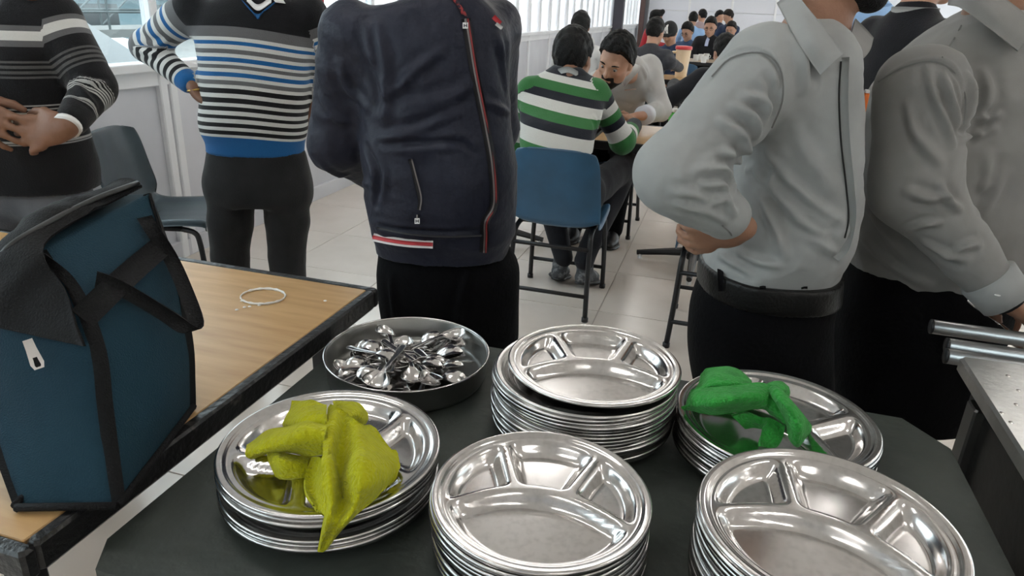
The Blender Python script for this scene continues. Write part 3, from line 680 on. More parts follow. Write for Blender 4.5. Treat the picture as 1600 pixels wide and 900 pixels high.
# ------------------------------------------------------------------ trolley with plates
TZ = .71
x0, x1, y0, y1, cb = -.738, .482, .548, 1.357, .055
poly = [(x0+.03, y0), (x1-cb, y0), (x1, y0+cb), (x1-.01, y1-.085), (x1-.075, y1), (x0+cb, y1), (x0, y1-cb), (x0, y0+.05)]
tr = thing('trolley', 'dark green grey trolley carrying the steel plate stacks', 'trolley', ((x0+x1)/2, (y0+y1)/2, 0)); tl = V3(*tr.location)
MB().prism([(a-tl[0], b-tl[1]) for a, b in poly], TZ-.03, TZ).build('deck', M['trolley'], tr)
MB().prism([(a*.93, b*.9) for a, b in [(p[0]-tl[0], p[1]-tl[1]) for p in poly]], .16, .19).build('shelf', M['trolley'], tr)
for sx in (-.5, .5):
    for sy in (-.3, .3):
        MB().tube([(sx, sy, .07), (sx, sy, TZ-.03)], .018, 10).build('leg', M['steel_dull'], tr, smooth=True); w = MB().tube([(sx-.012, sy, .035), (sx+.012, sy, .035)], .035, 14).build('wheel', M['black_metal'], tr)

def smax(a, b, k): return -smin(-a, -b, k)
def plate_mesh(name, full=True):
    if full:
        nt, rr = 132, np.concatenate([np.linspace(.02, .86, 44), [.875, .89, .905, .92, .935, .955, .972, .984, .993, 1.0, 1.0]])
    else: nt, rr = 72, np.array([.02, .5, .70, .76, .80, .84, .87, .90, .92, .935, .955, .972, .984, .993, 1.0, 1.0])
    th = np.linspace(0, 2*math.pi, nt, endpoint=False); RR, TT = np.meshgrid(rr, th, indexing='ij'); X = RR*np.cos(TT); Y = RR*np.sin(TT)
    base = np.interp(rr, [0, .875, .905, .935, .984, .993, 1.0], [-.030, -.030, -.028, -.006, 0, -.004, -.014])[:, None]*np.ones_like(X)
    base[-1] = -.040
    if full:
        ri = RR-.865; y0 = .085-.56*X*X
        main = smax(ri, Y-(y0-.025), .10)
        up = smax(ri, (y0+.035)-Y, .10); n = np.array([.945, -.325]); 
        wl = (X+.26)*n[0]-(Y-.09)*n[1]*-1.0
        def wall(sg): return (sg*X-.26)*.945-(Y-.09)*.327       # signed distance to a dividing wall (sg=-1 left, 1 right)
        mid = smax(smax(up, wall(1)+.035, .08), wall(-1)+.035, .08); rt = smax(up, .035-wall(1), .08); lf = smax(up, .035-wall(-1), .08)
        s = np.minimum(np.minimum(main, mid), np.minimum(rt, lf)); q = np.clip(-s/.115, 0, 1); q = q*q*(3-2*q)
        Zz = base-.118*q
    else:
        q = np.clip((.865-RR)/.09, 0, 1); q = q*q*(3-2*q); Zz = base-.118*q
    G = np.stack([X, Y, Zz], -1); m = len(rr); V = G.reshape(-1, 3)
    i, jj = np.meshgrid(np.arange(m-1), np.arange(nt), indexing='ij'); a = (i*nt+jj).ravel(); b = (i*nt+(jj+1) % nt).ravel(); F = np.stack([a, a+nt, b+nt, b], 1).tolist()
    F.append(tuple(range(nt-1, -1, -1))[::-1])
    # underside
    off = len(V); U = G[:-1] - np.array([0, 0, .009]); U[-1, :, 2] = -.045; U[-1] = np.stack([X[-1]*.99, Y[-1]*.99, np.full(nt, -.036)], -1); V = np.concatenate([V, U.reshape(-1, 3)]); m2 = m-1
    i, jj = np.meshgrid(np.arange(m2-1), np.arange(nt), indexing='ij'); a = (i*nt+jj).ravel()+off; b = (i*nt+(jj+1) % nt).ravel()+off; F += np.stack([a, b, b+nt, a+nt], 1).tolist()
    F.append(tuple(range(off, off+nt))[::-1]); e = (m-1)*nt; g = off+(m2-1)*nt
    F += [(e+k, g+k, g+(k+1) % nt, e+(k+1) % nt) for k in range(nt)]
    return mesh_np(name, V, F, [M['steel']])
ORD = ['', 'second', 'third', 'fourth', 'fifth', 'sixth', 'seventh', 'eighth', 'ninth', 'tenth', 'eleventh', 'twelfth', 'thirteenth', 'fourteenth', 'fifteenth', 'sixteenth', 'seventeenth', 'eighteenth', 'nineteenth', 'twentieth']
PL_FULL, PL_LOW = plate_mesh('thali_plate'), plate_mesh('stacked_plate', False)
for p_ in PL_LOW.materials: pass
PL_LOW.materials[0] = M['steel_worn']
def stack(cx, cy, zs, r, rot, top_label, rest_label, group, top_xy=None, top_r=None, jit=.0022):
    for i, z in enumerate(zs):
        last = i == len(zs)-1; k = top_r if (last and top_r) else r; me = PL_FULL if last else PL_LOW
        p = (cx+random.uniform(-jit, jit), cy+random.uniform(-jit, jit)) if not last else (top_xy or (cx, cy))
        o = link('dinner_plate', me, None, (p[0], p[1], z), (0, 0, rot if last else random.uniform(0, 6))); o.scale = (k, k, .157)
        k_ = len(zs)-1-i; tag(o, top_label if last else ORD[k_]+' '+rest_label, 'plate', group)
def zlist(top, sp, base=TZ+.0255):
    n = int((top-base)/sp)+1; return [base+(top-base)*i/(n-1) for i in range(n)]
stack(-.504, .803, [TZ+.0255, TZ+.032, TZ+.0385, .7765, .783, .790], .1654, R(225), 'divided steel plate lying under the yellow cloth, top of its stack', 'steel plate from the top of the stack under the yellow cloth', 'plates stacked under the yellow cloth')
stack(-.177, 1.120, zlist(.824, .0062)+[.8385], .163, R(12), 'divided steel plate topping the tall stack beside the spoons', 'steel plate from the top of the stack right of the spoons', 'plates in the stack beside the spoons', (-.164, 1.129), .1535, .004)
stack(-.167, .776, zlist(.81, .0078), .149, R(7), 'divided steel plate topping the front middle stack', 'steel plate from the top of the front middle stack', 'plates in the front middle stack', jit=.003)
stack(.192, .799, zlist(.844, .0075), .157, R(-13), 'divided steel plate topping the front right stack', 'steel plate from the top of the front right stack', 'plates in the front right stack', jit=.003)
stack(.154, 1.137, zlist(.79, .006), .1655, R(-31), 'divided steel plate lying under the green cloth, top of its stack', 'steel plate from the top of the stack under the green cloth', 'plates stacked under the green cloth')

# spoon pan
PC = V3(-.548, 1.174, TZ)
pan = thing('round_pan', 'round deep steel pan filled with spoons', 'pan', PC)
MB().lathe([(.001, .003), (.145, .003), (.152, .006), (.156, .014), (.1595, .052), (.162, .055), (.164, .0545), (.1645, .052), (.163, .05), (.1595, .013), (.155, .003), (.147, .0), (.001, 0)], 96).build('bowl', mat('pan_steel', (.30, .30, .29), .3, 1., bump=(45, .1)), pan, smooth=True)
MB().tube([(.1635*math.cos(a), .1635*math.sin(a), .0545) for a in np.linspace(0, 2*math.pi, 97)], .0022, 6, False).build('rolled_rim', M['steel'], pan, smooth=True)
def spoon_mesh():
    # bowl at +x, handle to -x, laid along x; 0.155 m long
    xs = np.array([.078, .0765, .072, .062, .050, .038, .030, .026, .018, 0, -.03, -.055, -.07, -.0755, -.077]); w = np.array([.001, .006, .012, .0175, .0188, .0155, .0098, .0055, .0036, .0032, .0043, .0062, .0068, .0055, .001])
    zc = np.array([.003, .003, .002, .0, -.0005, .0025, .006, .0075, .008, .0075, .004, .002, .002, .0022, .0022]); dp = np.array([0, .001, .0045, .0078, .008, .0058, .0025, .0006, 0, 0, -.0006, -.0008, -.0006, 0, 0])
    v = np.linspace(-1, 1, 7); G = np.stack([np.stack([np.full(7, a), b*v, c-d*(1-v*v)+.0], -1) for a, b, c, d in zip(xs, w, zc, dp)])
    G = np.stack([crom(G[:, i], 30) for i in range(7)], 1); vv, ff = sheet(G, .0011); return mesh_np('spoon', vv, ff, [M['steel']])
SP = spoon_mesh(); g = np.random.default_rng(5)
spots = []
NS = 58
for i in range(NS):
    a = g.uniform(0, 2*math.pi); rr = .078*math.sqrt(g.uniform(.02, 1)); lay = i/NS; yaw = a+math.pi*(g.random() < .3)+g.normal()*.55 if rr > .035 else g.uniform(0, 6.28)
    spots.append((PC[0]+rr*math.cos(a), PC[1]+rr*math.sin(a), TZ+.012+.034*lay, yaw, g.normal()*.09, g.normal()*.2+(math.pi if g.random() < .4 else 0)))
for i, (x, y, z, yaw, pt, rl) in enumerate(spots):
    o = link('spoon', SP, None, (x, y, z+.004)); o.rotation_euler = (rl, pt, yaw); o.scale = (1.02, 1.15, 1.1); tag(o, 'steel spoon lying in the heap inside the round pan', 'spoon', 'spoons heaped in the round pan')

# wiping cloths: folded sheets through measured points
def cloth(name, label, group, patches, conv, m, seed, amp=.0042):
    VV, FF, n = [], [], 0; cen = np.mean([conv(*p) for pt in patches for row in pt for p in row], 0); cen = V3(cen[0], cen[1], .79)
    for k, pt in enumerate(patches):
        G = patch(np.array([[conv(*p) for p in row] for row in pt]), 34, 30); s = G.shape
        du = np.gradient(G, axis=0); dv = np.gradient(G, axis=1); N = np.cross(du, dv); N /= np.maximum(np.linalg.norm(N, axis=2, keepdims=True), 1e-9)
        G = G+N*(amp*creases(G.reshape(-1, 3), 26, seed+k).reshape(s[0], s[1], 1)); v, f = sheet(G, .0042); VV.append(v); FF.append(f+n); n += len(v)
    o = link(name, mesh_np(name, np.concatenate(VV)-cen, np.concatenate(FF), [m]), None, cen); return tag(o, label, 'cloth', group)
ya = lambda a, b, z: Z(320+a/3, 580+b/3, z)
Y = [[[(585, 150, .838), (615, 165, .852), (655, 190, .846), (715, 240, .850), (770, 268, .815)], [(556, 270, .848), (600, 285, .852), (655, 300, .836), (740, 330, .852), (860, 345, .806)], [(548, 400, .845), (590, 410, .848), (640, 420, .822), (745, 430, .856), (905, 395, .803)], [(558, 520, .832), (595, 525, .836), (640, 535, .808), (740, 540, .846), (908, 460, .798)], [(566, 610, .814), (600, 615, .822), (645, 620, .803), (720, 600, .828), (800, 590, .798)], [(550, 710, .793), (575, 712, .803), (615, 710, .797), (665, 705, .806), (720, 680, .796)], [(536, 790, .763), (552, 793, .768), (575, 793, .764), (605, 785, .769), (640, 760, .765)], [(526, 845, .742), (536, 849, .743), (548, 851, .742), (560, 848, .743), (575, 838, .743)]],
     [[(410, 138, .82), (480, 135, .835), (570, 150, .845)], [(385, 190, .815), (470, 190, .846), (570, 210, .858)], [(365, 250, .80), (450, 250, .84), (565, 262, .846)], [(380, 262, .79), (450, 275, .81), (560, 300, .82)]],
     [[(600, 140, .825), (650, 140, .836), (720, 150, .825), (768, 195, .805)], [(610, 180, .835), (660, 195, .845), (720, 205, .832), (770, 225, .798)], [(640, 230, .83), (690, 245, .83), (735, 250, .80), (755, 248, .79)]],
     [[(196, 348, .793), (280, 285, .80), (400, 262, .825), (480, 235, .845), (575, 240, .846)], [(196, 370, .80), (290, 315, .825), (400, 300, .845), (490, 275, .856), (570, 280, .858)], [(200, 392, .80), (300, 360, .822), (400, 345, .835), (490, 330, .842), (560, 330, .845)], [(215, 402, .79), (320, 378, .79), (420, 385, .80), (500, 395, .81), (555, 395, .815)]],
     [[(290, 385, .793), (340, 375, .808), (420, 385, .806), (490, 400, .80)], [(298, 430, .79), (350, 420, .815), (430, 430, .812), (482, 440, .80)], [(325, 490, .779), (370, 495, .79), (430, 490, .792), (470, 490, .79)], [(350, 508, .775), (390, 510, .776), (430, 508, .778), (460, 505, .78)]],
     [[(495, 398, .806), (530, 400, .815), (555, 430, .822)], [(470, 470, .80), (510, 480, .80), (555, 520, .815)], [(478, 560, .795), (510, 570, .79), (558, 600, .805)], [(520, 640, .793), (540, 660, .793), (556, 690, .80)]],
     [[(860, 380, .803), (895, 385, .80), (903, 440, .797)], [(850, 470, .80), (890, 480, .797), (880, 500, .786)], [(840, 525, .79), (860, 530, .785), (875, 515, .78)]]]
cloth('cleaning_cloth', 'crumpled yellow green microfibre cloth lying on a steel plate', None, Y, ya, M['terry_yellow'], 20)
ga = lambda a, b, z: Z(1040+a/4.444, 560+b/4.444, z)
Gp = [[[(120, 345, .800), (190, 235, .82), (330, 215, .838), (500, 190, .848), (640, 180, .850), (720, 195, .845)], [(115, 355, .800), (210, 270, .83), (330, 270, .85), (500, 245, .86), (640, 240, .858), (715, 260, .85)], [(130, 362, .795), (230, 330, .825), (340, 335, .84), (500, 315, .845), (620, 310, .842), (705, 330, .835)], [(150, 368, .79), (250, 380, .80), (330, 398, .806), (500, 375, .81), (600, 350, .815), (690, 350, .82)]],
      [[(265, 95, .80), (300, 72, .82), (450, 70, .825), (520, 90, .82), (590, 160, .825)], [(235, 150, .81), (310, 120, .842), (440, 115, .845), (520, 140, .84), (600, 180, .84)], [(195, 215, .815), (300, 190, .838), (430, 175, .848), (530, 180, .845), (610, 190, .842)], [(160, 250, .80), (280, 230, .82), (420, 210, .83), (530, 205, .83), (620, 205, .83)]],
      [[(690, 190, .848), (760, 190, .856), (820, 225, .85), (850, 255, .83)], [(730, 260, .84), (790, 280, .86), (870, 320, .852), (950, 365, .81)], [(800, 370, .825), (850, 380, .848), (920, 410, .845), (998, 440, .80)], [(845, 470, .808), (890, 480, .83), (950, 490, .828), (1008, 490, .79)], [(860, 560, .79), (900, 570, .808), (940, 570, .803), (975, 560, .782)], [(880, 608, .778), (905, 618, .785), (925, 620, .783), (940, 612, .777)]],
      [[(690, 175, .835), (740, 158, .838), (800, 160, .83), (850, 200, .815)], [(710, 200, .842), (760, 195, .846), (820, 205, .835), (855, 235, .81)], [(740, 235, .835), (780, 240, .835), (830, 250, .815), (848, 262, .80)]],
      [[(650, 270, .84), (720, 240, .848), (800, 280, .838)], [(670, 340, .822), (730, 330, .832), (820, 370, .825)], [(720, 400, .80), (770, 420, .808), (840, 460, .808)]],
      [[(670, 410, .803), (730, 415, .81), (830, 470, .803)], [(672, 480, .797), (720, 490, .80), (810, 540, .79)], [(655, 560, .79), (700, 570, .786), (780, 595, .78)], [(650, 612, .782), (690, 615, .776), (750, 610, .774)]],
      [[(460, 400, .80), (560, 385, .808), (680, 410, .805)], [(500, 440, .79), (580, 430, .795), (670, 460, .795)], [(550, 490, .776), (610, 485, .778), (670, 500, .779)]]]
cloth('cleaning_cloth', 'crumpled green microfibre cloth lying on a steel plate', None, Gp, ga, M['terry_green'], 40)

# ------------------------------------------------------------------ teal tote bag on the table
BC = V3(-.88, .75, .757)
cols = dict(FL=[(-.843, .563, .757), (-.93, .615, .81), (-1.0, .66, .87), (-1.04, .69, .95), (-1.02, .725, 1.02), (-.978, .735, 1.052)],
            FR=[(-.721, .61, .757), (-.748, .638, .81), (-.776, .668, .87), (-.803, .698, .94), (-.86, .728, 1.005), (-.935, .745, 1.056)],
            BR=[(-.801, .854, .757), (-.806, .868, .81), (-.818, .888, .865), (-.868, .938, .95), (-.908, .962, 1.02), (-.955, .992, 1.085)],
            BL=[(-.923, .807, .757), (-.99, .85, .81), (-1.04, .88, .87), (-1.11, .93, .95), (-1.08, .96, 1.02), (-1.0, .985, 1.08)])
sec = []
for i in range(6):
    c4 = [np.array(cols[k][i]) for k in ('FL', 'FR', 'BR', 'BL')]; cen = sum(c4)/4; ringp = []
    for a in range(4):
        A, B = c4[a], c4[(a+1) % 4]
        for t in np.linspace(.04, .96, 9):
            p = A+(B-A)*t; out = (A+B)/2-cen; out[2] = 0; bul = (.0, .010, .016, .012, .004, .0)[i]; ringp.append(p+nrm(out)*bul*math.sin(math.pi*t))
    sec.append(ringp)
G = crom(np.array(sec), 44); n = G.shape[1]; Vb = G.reshape(-1, 3); Fb = [(i*n+k, i*n+(k+1) % n, (i+1)*n+(k+1) % n, (i+1)*n+k) for i in range(43) for k in range(n)]+[tuple(reversed(range(n))), tuple(range(43*n, 44*n))]
cr = creases(Vb, 20, 9)*.005*np.clip((Vb[:, 2]-.76)/.1, 0, 1); Vb = Vb+(nrm(V3(.75, -.6, .2))*cr[:, None])
bag = thing('tote_bag', 'dark teal fabric tote bag with black straps on the wooden table', 'bag', BC)
link('bag_body', mesh_np('bag_body', Vb-BC, Fb, [M['bag_teal']]), bag)
VB = G.reshape(-1, 3)
def col_strip(k, wd, name='edge_binding'):
    Q = crom(np.array(cols[k]), 30); out = Q-np.array([-.90, .78, 0]); out[:, 2] = 0; out /= np.linalg.norm(out, axis=1, keepdims=True); sd = np.cross(out, V3(0, 0, 1))
    A = np.stack([Q-out*.010-sd*wd/2, Q+out*.004, Q-out*.010+sd*wd/2], 1); v, f = sheet(A, .004); return link(name, mesh_np(name, v-BC, f, [M['bag_black']]), bag)
for k in ('FL', 'FR', 'BR', 'BL'): col_strip(k, .017 if k == 'FR' else .012)
for a, b_ in (('FL', 'FR'), ('FR', 'BR'), ('BR', 'BL'), ('BL', 'FL')):
    A, B = np.array(cols[a][0]), np.array(cols[b_][0]); o_ = (A+B)/2-np.array([-.822, .708, .757]); o_ = nrm(V3(o_[0], o_[1], 0))
    MB().tube([A+V3(0, 0, .007)-BC+o_*.003, B+V3(0, 0, .007)-BC+o_*.003], .0055, 8).build('base_piping', M['bag_black'], bag, smooth=True)
# zipped top: black panel over the ridge, its front drop painting in shade
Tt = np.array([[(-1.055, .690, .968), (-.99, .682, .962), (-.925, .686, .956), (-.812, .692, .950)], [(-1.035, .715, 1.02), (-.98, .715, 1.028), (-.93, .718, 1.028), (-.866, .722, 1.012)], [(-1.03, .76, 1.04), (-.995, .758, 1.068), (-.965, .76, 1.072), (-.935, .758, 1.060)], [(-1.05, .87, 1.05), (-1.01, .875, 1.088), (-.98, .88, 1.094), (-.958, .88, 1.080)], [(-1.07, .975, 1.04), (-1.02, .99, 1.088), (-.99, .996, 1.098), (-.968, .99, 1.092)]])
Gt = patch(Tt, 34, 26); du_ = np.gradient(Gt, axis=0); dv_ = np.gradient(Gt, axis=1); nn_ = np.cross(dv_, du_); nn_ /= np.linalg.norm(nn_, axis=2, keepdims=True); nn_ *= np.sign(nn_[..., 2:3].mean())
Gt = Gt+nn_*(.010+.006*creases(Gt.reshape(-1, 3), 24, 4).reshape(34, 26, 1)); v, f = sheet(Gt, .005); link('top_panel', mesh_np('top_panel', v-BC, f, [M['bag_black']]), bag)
MB().tube(bez([(-1.0, .722, 1.03)-BC, (-.97, .735, 1.066)-BC, (-.962, .80, 1.086)-BC, (-.964, .89, 1.1)-BC, (-.97, .985, 1.104)-BC], 20), .005, 6).build('zip', mat('zip_black', (.02, .02, .02), .4), bag, smooth=True)
def ribbon(name, pts, wd, side, m, parent, base, th=.004, n=30):
    Q = crom(np.array(pts, float), n); S = crom(np.array(side, float), n) if np.ndim(side) == 2 else np.tile(np.asarray(side, float), (n, 1)); S /= np.linalg.norm(S, axis=1, keepdims=True)
    v, f = sheet(np.stack([Q-S*wd/2, Q, Q+S*wd/2], 1), th); return link(name, mesh_np(name, v-base, f, [m]), parent)
rs = V3(.94, -.33, .25)     # outward normal of the right side
def on(x, y, k): q = pick(VB, x, y, 12); return q+nrm(CC-q)*k
w_ = [on(128, 498, .010), on(165, 462, .016), on(205, 425, .016), on(248, 388, .012)]
ribbon('strap_band', w_, .036, nrm(np.cross(nrm(w_[-1]-w_[0]), nrm(CC-w_[1]))), M['bag_black'], bag, BC, .004)
dq = lambda x, y, k: D(x, y, float(proj(pick(VB, min(x, 272), y, 14))[2])-k)
hn = [on(150, 436, .016), on(178, 446, .024), on(216, 466, .034), dq(262, 494, .045), dq(296, 516, .045), dq(306, 502, .035), dq(288, 450, .028), dq(266, 402, .024), on(240, 362, .022), on(226, 340, .016)]
ribbon('handle', hn, .024, [V3(.1, .3, .95), V3(.1, .3, .95), V3(.2, .3, .9), V3(.3, .3, .85), V3(.75, .5, .35), V3(.85, .5, .2), V3(.85, .55, .1), V3(.8, .6, .1), V3(.8, .6, .2), V3(.8, .6, .2)], M['bag_black'], bag, BC)
dp = lambda x, y, k: D(x, y, k)
ribbon('handle', [dp(-22, 470, 1.17), dp(2, 402, 1.2), dp(20, 374, 1.22), dp(56, 364, 1.235), dp(100, 372, 1.245), dp(125, 388, 1.24)], .022, [V3(.5, -.3, .4), V3(.4, -.4, .5), V3(.2, -.6, .6), V3(.1, -.6, .6), V3(.1, -.6, .6), V3(.1, -.6, .6)], M['bag_black'], bag, BC)
zp = pick(VB, 60, 548)+V3(.01, -.016, .004); zu = nrm(D(55, 530, 1)-D(72, 570, 1)); zr = nrm(np.cross(nrm(CC-zp), zu)); zn = np.cross(zu, zr)*-1
m = MB(); prof = [(-.006, .022), (.006, .022), (.0065, .008), (.0085, -.014), (.006, -.022), (-.006, -.022), (-.0085, -.014), (-.0065, .008)]
A = [zp+zr*a+zu*b for a, b in prof]; nn = nrm(CC-zp); m.add([p-BC for p in A]+[p+nn*.003-BC for p in A], [tuple(reversed(range(8))), tuple(range(8, 16))]+[(i, (i+1) % 8, 8+(i+1) % 8, 8+i) for i in range(8)]); m.build('zip_pull', M['steel'], bag)
m = MB(); A = [zp+zr*a*.45+zu*(b*.32-.012)+nn*.0032 for a, b in prof]; m.add([p-BC for p in A]+[p+nn*.0006-BC for p in A], [tuple(reversed(range(8))), tuple(range(8, 16))]+[(i, (i+1) % 8, 8+(i+1) % 8, 8+i) for i in range(8)]); m.build('pull_slot', M['bag_black'], bag)

# ------------------------------------------------------------------ steel serving counter on the right
ct = thing('serving_counter', 'stainless steel serving counter at the right edge', 'counter', (.52, .4, 0))
MB().box((0, -.5, .765), (2.4, 1.098, .80), .006).build('counter_top', mat('counter_steel', (.60, .60, .59), .34, 1., bump=(70, .08), var=(14, (.5, .5, .49), .4, .7)), ct)
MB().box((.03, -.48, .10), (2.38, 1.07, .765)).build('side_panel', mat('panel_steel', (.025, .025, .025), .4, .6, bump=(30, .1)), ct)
for y in (1.0,): MB().box((.012, y-.02, .36), (.035, y+.03, .74), .004).build('hinge_plate', mat('hinge_steel', (.12, .12, .12), .4, 1.), ct)
for px, py, r_ in ((1575, 587, .0), (1592, 610, 0), (1588, 632, 0), (1566, 645, 0), (1580, 660, 0)):
    q = Z(px, py, .8)-V3(.52, .4, 0); mm = MB(); mm.lathe([(.0001, .0018), (.003, .0013), (.0045, 0)], 8); mm.build('water_drop', M['steel'], ct, q, smooth=True)
rl = thing('tray_rail', 'three steel tubes of the tray rail behind the counter', 'rail', (.5, 1.5, 0))
for xa, y, z in ((.0, 0.137, .8), (.012, .052, .795), (.005, .019, .785)):
    MB().tube([(xa, y, z), (2.4, y, z)], .016, 14).build('tube', M['steel_dull'], rl, smooth=True)
    MB().tube([(xa-.004, y, z), (xa, y, z)], .0165, 14).build('end_cap', M['black_metal'], rl, smooth=True)
for x in (.25, 1.3, 2.2): MB().box((x, .004, .70), (x+.03, .16, .768)).build('bracket', M['steel_dull'], rl); 
for x in (.25, 1.3, 2.2): MB().tube([(x+.015, .14, 0), (x+.015, .14, .71)], .015, 8).build('leg', M['steel_dull'], rl)
# ------------------------------------------------------------------ people standing in the queue
def down(j, spread=.0, kz=.48):
    j['kn'] = [V3(h[0], h[1], kz)+j['fw']*.015 for h in j['hip']]; j['an'] = [V3(h[0], h[1], .085)-j['fw']*.01 for h in j['hip']]; return j
def stand_person(j, label, skin, hair, h_skin=.008, group=None):
    base = V3(j['pelvis'][0], j['pelvis'][1], 0); p = thing('person', label, 'person', base, 0, group)
    body, VS = grow('body', core_prims(j), h_skin, [skin], p, base)
    if hair: skull_hair(j['head'], j['hf'], (0, 0, 1), 1., 'hair', hair, p, base, .007); f_, u_, l_ = head_frame(j['hf'], (0, 0, 1)); m_ = np.asarray(j['head'])+f_*.0905-u_*.0615-base; MB().tube([m_-l_*.02-f_*.009, m_, m_+l_*.02-f_*.009], [.003, .006, .003], 8).build('mouth', M['lips'], p, smooth=True)
    eyes(j['head'], j['hf'], (0, 0, 1), 1., p, base)
    for q in (0, 1):
        a = np.asarray(j['an'][q]); shoe(p, base, V3(a[0], a[1], 0)-j['fw']*.07, V3(a[0], a[1], 0)+j['fw']*.2, M['black_metal'], .011)
    return p, base
W_, K_, GY = (.62, .62, .60), (.008, .008, .010), (.12, .12, .125)

# --- 1: dark striped sweater, hands together
fw = nrm(-CFH*.95+CRH*.25); d = 2.12
j = dict(head=DV(48, -75, d), hf=fw, neck=DV(44, -8, d), fw=fw, sh=[DV(-32, 32, d), DV(90, 28, d)], el=[DV(-72, 150, 2.10), DV(147, 138, 2.08)], wr=[DV(-50, 168, 1.92), DV(104, 198, 1.93)],
         hand=[(CRH*.82-V3(0, 0, .42)-CFH*.16, CFH*.95-V3(0, 0, .2), .30), (-CRH*.93-V3(0, 0, .22)-CFH*.12, CFH*.95-V3(0, 0, .25), .6)], pelvis=DV(42, 292, d), hip=[DV(-12, 312, d), DV(92, 312, d)], hands=1.12)
down(j); P1, b1 = stand_person(j, 'man in dark sweater with thin grey and white stripes, hands clasped, far left', M['skin_dark'], M['hair'], .005)
z0 = DV(42, 0, d)[2]; u = .0018
fine = []
st = [(0, K_), (36*u, GY), (44*u, W_), (58*u, GY), (67*u, K_)]
for k in range(4): st += [((88+8*k)*u, (.09, .09, .09)), ((92+8*k)*u, K_)]
for k in range(6): st += [((156+6*k)*u, (.42, .42, .41)), ((159.2+6*k)*u, K_)]
st += [(214*u, (.35, .35, .34)), (217*u, K_), (219*u, (.3, .3, .3)), (221*u, K_)]
M['sweater_a'] = stripe_mat('sweater_dark_stripes', st, 300*u)
bt = lambda P, t: z0-P[..., 2]
tp = [P_loft(px_secs([(-62, 150, 292, d, .135), (-60, 148, 268, d, .138), (-62, 136, 225, d, .14), (-58, 122, 175, d, .14), (-50, 112, 120, d, .135), (-46, 106, 70, d, .125), (-38, 102, 30, d, .11), (0, 86, 5, d, .09), (18, 68, -12, d, .07)], DV), band=bt)]
tp += arm_prims(j['sh'][0], j['el'][0], j['wr'][0], (.072, .058, .045), bands=.05)+arm_prims(j['sh'][1], j['el'][1], j['wr'][1], (.072, .060, .044), bands=.045)
sw, V = grow('sweater', tp, .007, [M['sweater_a']], P1, b1, wr=((.0035, 13, 3, (1, 1, 1)),), folds=(([(118, 130), (135, 150), (150, 165)], .008, .012), ([(120, 120), (145, 128), (165, 130)], .007, .01)))
cf = [DV(110, 188, 1.93), DV(98, 193, 1.92)]
MB().tube([j['wr'][1]+nrm(j['el'][1]-j['wr'][1])*.012-b1, j['wr'][1]-nrm(j['el'][1]-j['wr'][1])*.002-b1], .0375, 20).build('shirt_cuff', M['white'], P1, smooth=True)
grow('trousers', trouser_prims(j, .105, .085, .07), .011, [M['jeans_grey']], P1, b1, wr=((.004, 14, 6, (1, 1, .5)),))

# --- 2: blue, white and black striped sweater, hand on the hip
fw = nrm(-CFH+CRH*.12); d = 2.75
j = dict(head=DV(405, -78, d), hf=fw, neck=DV(404, -16, d), fw=fw, sh=[DV(302, 12, d), DV(484, 22, d)], el=[DV(230, 72, 2.83), DV(520, 110, 2.85)], wr=[DV(303, 136, 2.70), DV(492, 160, 2.8)],
         hand=[(CRH*.45-V3(0, 0, .75)+CFH*.25, CRH*.8+V3(0, 0, .3), .35), (-CRH*.3-V3(0, 0, .8)+CFH*.3, -CRH, .4)], pelvis=DV(402, 258, d), hip=[DV(362, 278, d), DV(446, 278, d)])
j['kn'] = [DV(361, 392, d), DV(447, 398, d)]; j['an'] = [V3(k[0], k[1], .085) for k in j['kn']]
P2, b2 = stand_person(j, 'man in blue, white and black banded V-neck sweater with hand on hip', M['skin_dark'], M['hair'])
u = .00113; z0 = DV(402, 0, d)[2]; BL = (.012, .11, .30); GR_ = (.13, .13, .135)
st = [(0, K_), (88*u, GR_), (120*u, W_), (133*u, BL), (145*u, W_), (158*u, GR_), (172*u, W_), (183*u, BL), (197*u, W_), (208*u, GR_), (220*u, W_), (232*u, BL), (246*u, W_), (256*u, GR_), (270*u, W_), (282*u, K_), (300*u, W_), (314*u, K_), (329*u, W_), (341*u, K_), (356*u, W_), (368*u, K_), (382*u, W_), (394*u, K_), (409*u, W_), (420*u, K_), (434*u, W_), (444*u, BL)]
M['sweater_b'] = stripe_mat('sweater_blue_bands', st, 600*u)
lat0 = (DV(402, 100, d)@CRH)
bt = lambda P, t: z0-P[..., 2]-.06*((P@CRH)-lat0)+.018*np.cos(((P@CRH)-lat0)*7)-.012
tp = [P_loft(px_secs([(326, 473, 238, d, .13), (326, 473, 222, d, .135), (318, 477, 206, d, .145), (315, 479, 185, d, .15), (316, 482, 150, d, .145), (312, 485, 100, d, .135), (306, 487, 60, d, .125), (298, 487, 30, d, .115), (316, 480, 8, d, .10), (368, 440, -12, d, .08)], DV), band=bt)]
tp += arm_prims(j['sh'][0], j['el'][0], j['wr'][0], (.074, .062, .043), bands=(.085, .30, .525))+arm_prims(j['sh'][1], j['el'][1], j['wr'][1], (.07, .06, .045), bands=.075)
sw, V = grow('sweater', tp, .008, [M['sweater_b']], P2, b2, wr=((.003, 12, 8, (1, 1, 1)),), folds=(([(218, 62), (240, 72), (262, 66)], .010, .014), ([(214, 78), (240, 84), (258, 78)], .008, .012)))
ribbon('neck_band', [V_+(nrm(CC-V_))*.006 for V_ in [pick(V, *q) for q in ((378, 0), (392, 16), (403, 26), (414, 16), (434, 0))]], .018, [nrm(CRH*.7-CU*.6), nrm(CRH*.8-CU*.5), CU*-1., nrm(-CRH*.8-CU*.5), nrm(-CRH*.7-CU*.6)], mat('blue_knit', BL, .85, bump=(260, .25)), P2, b2)
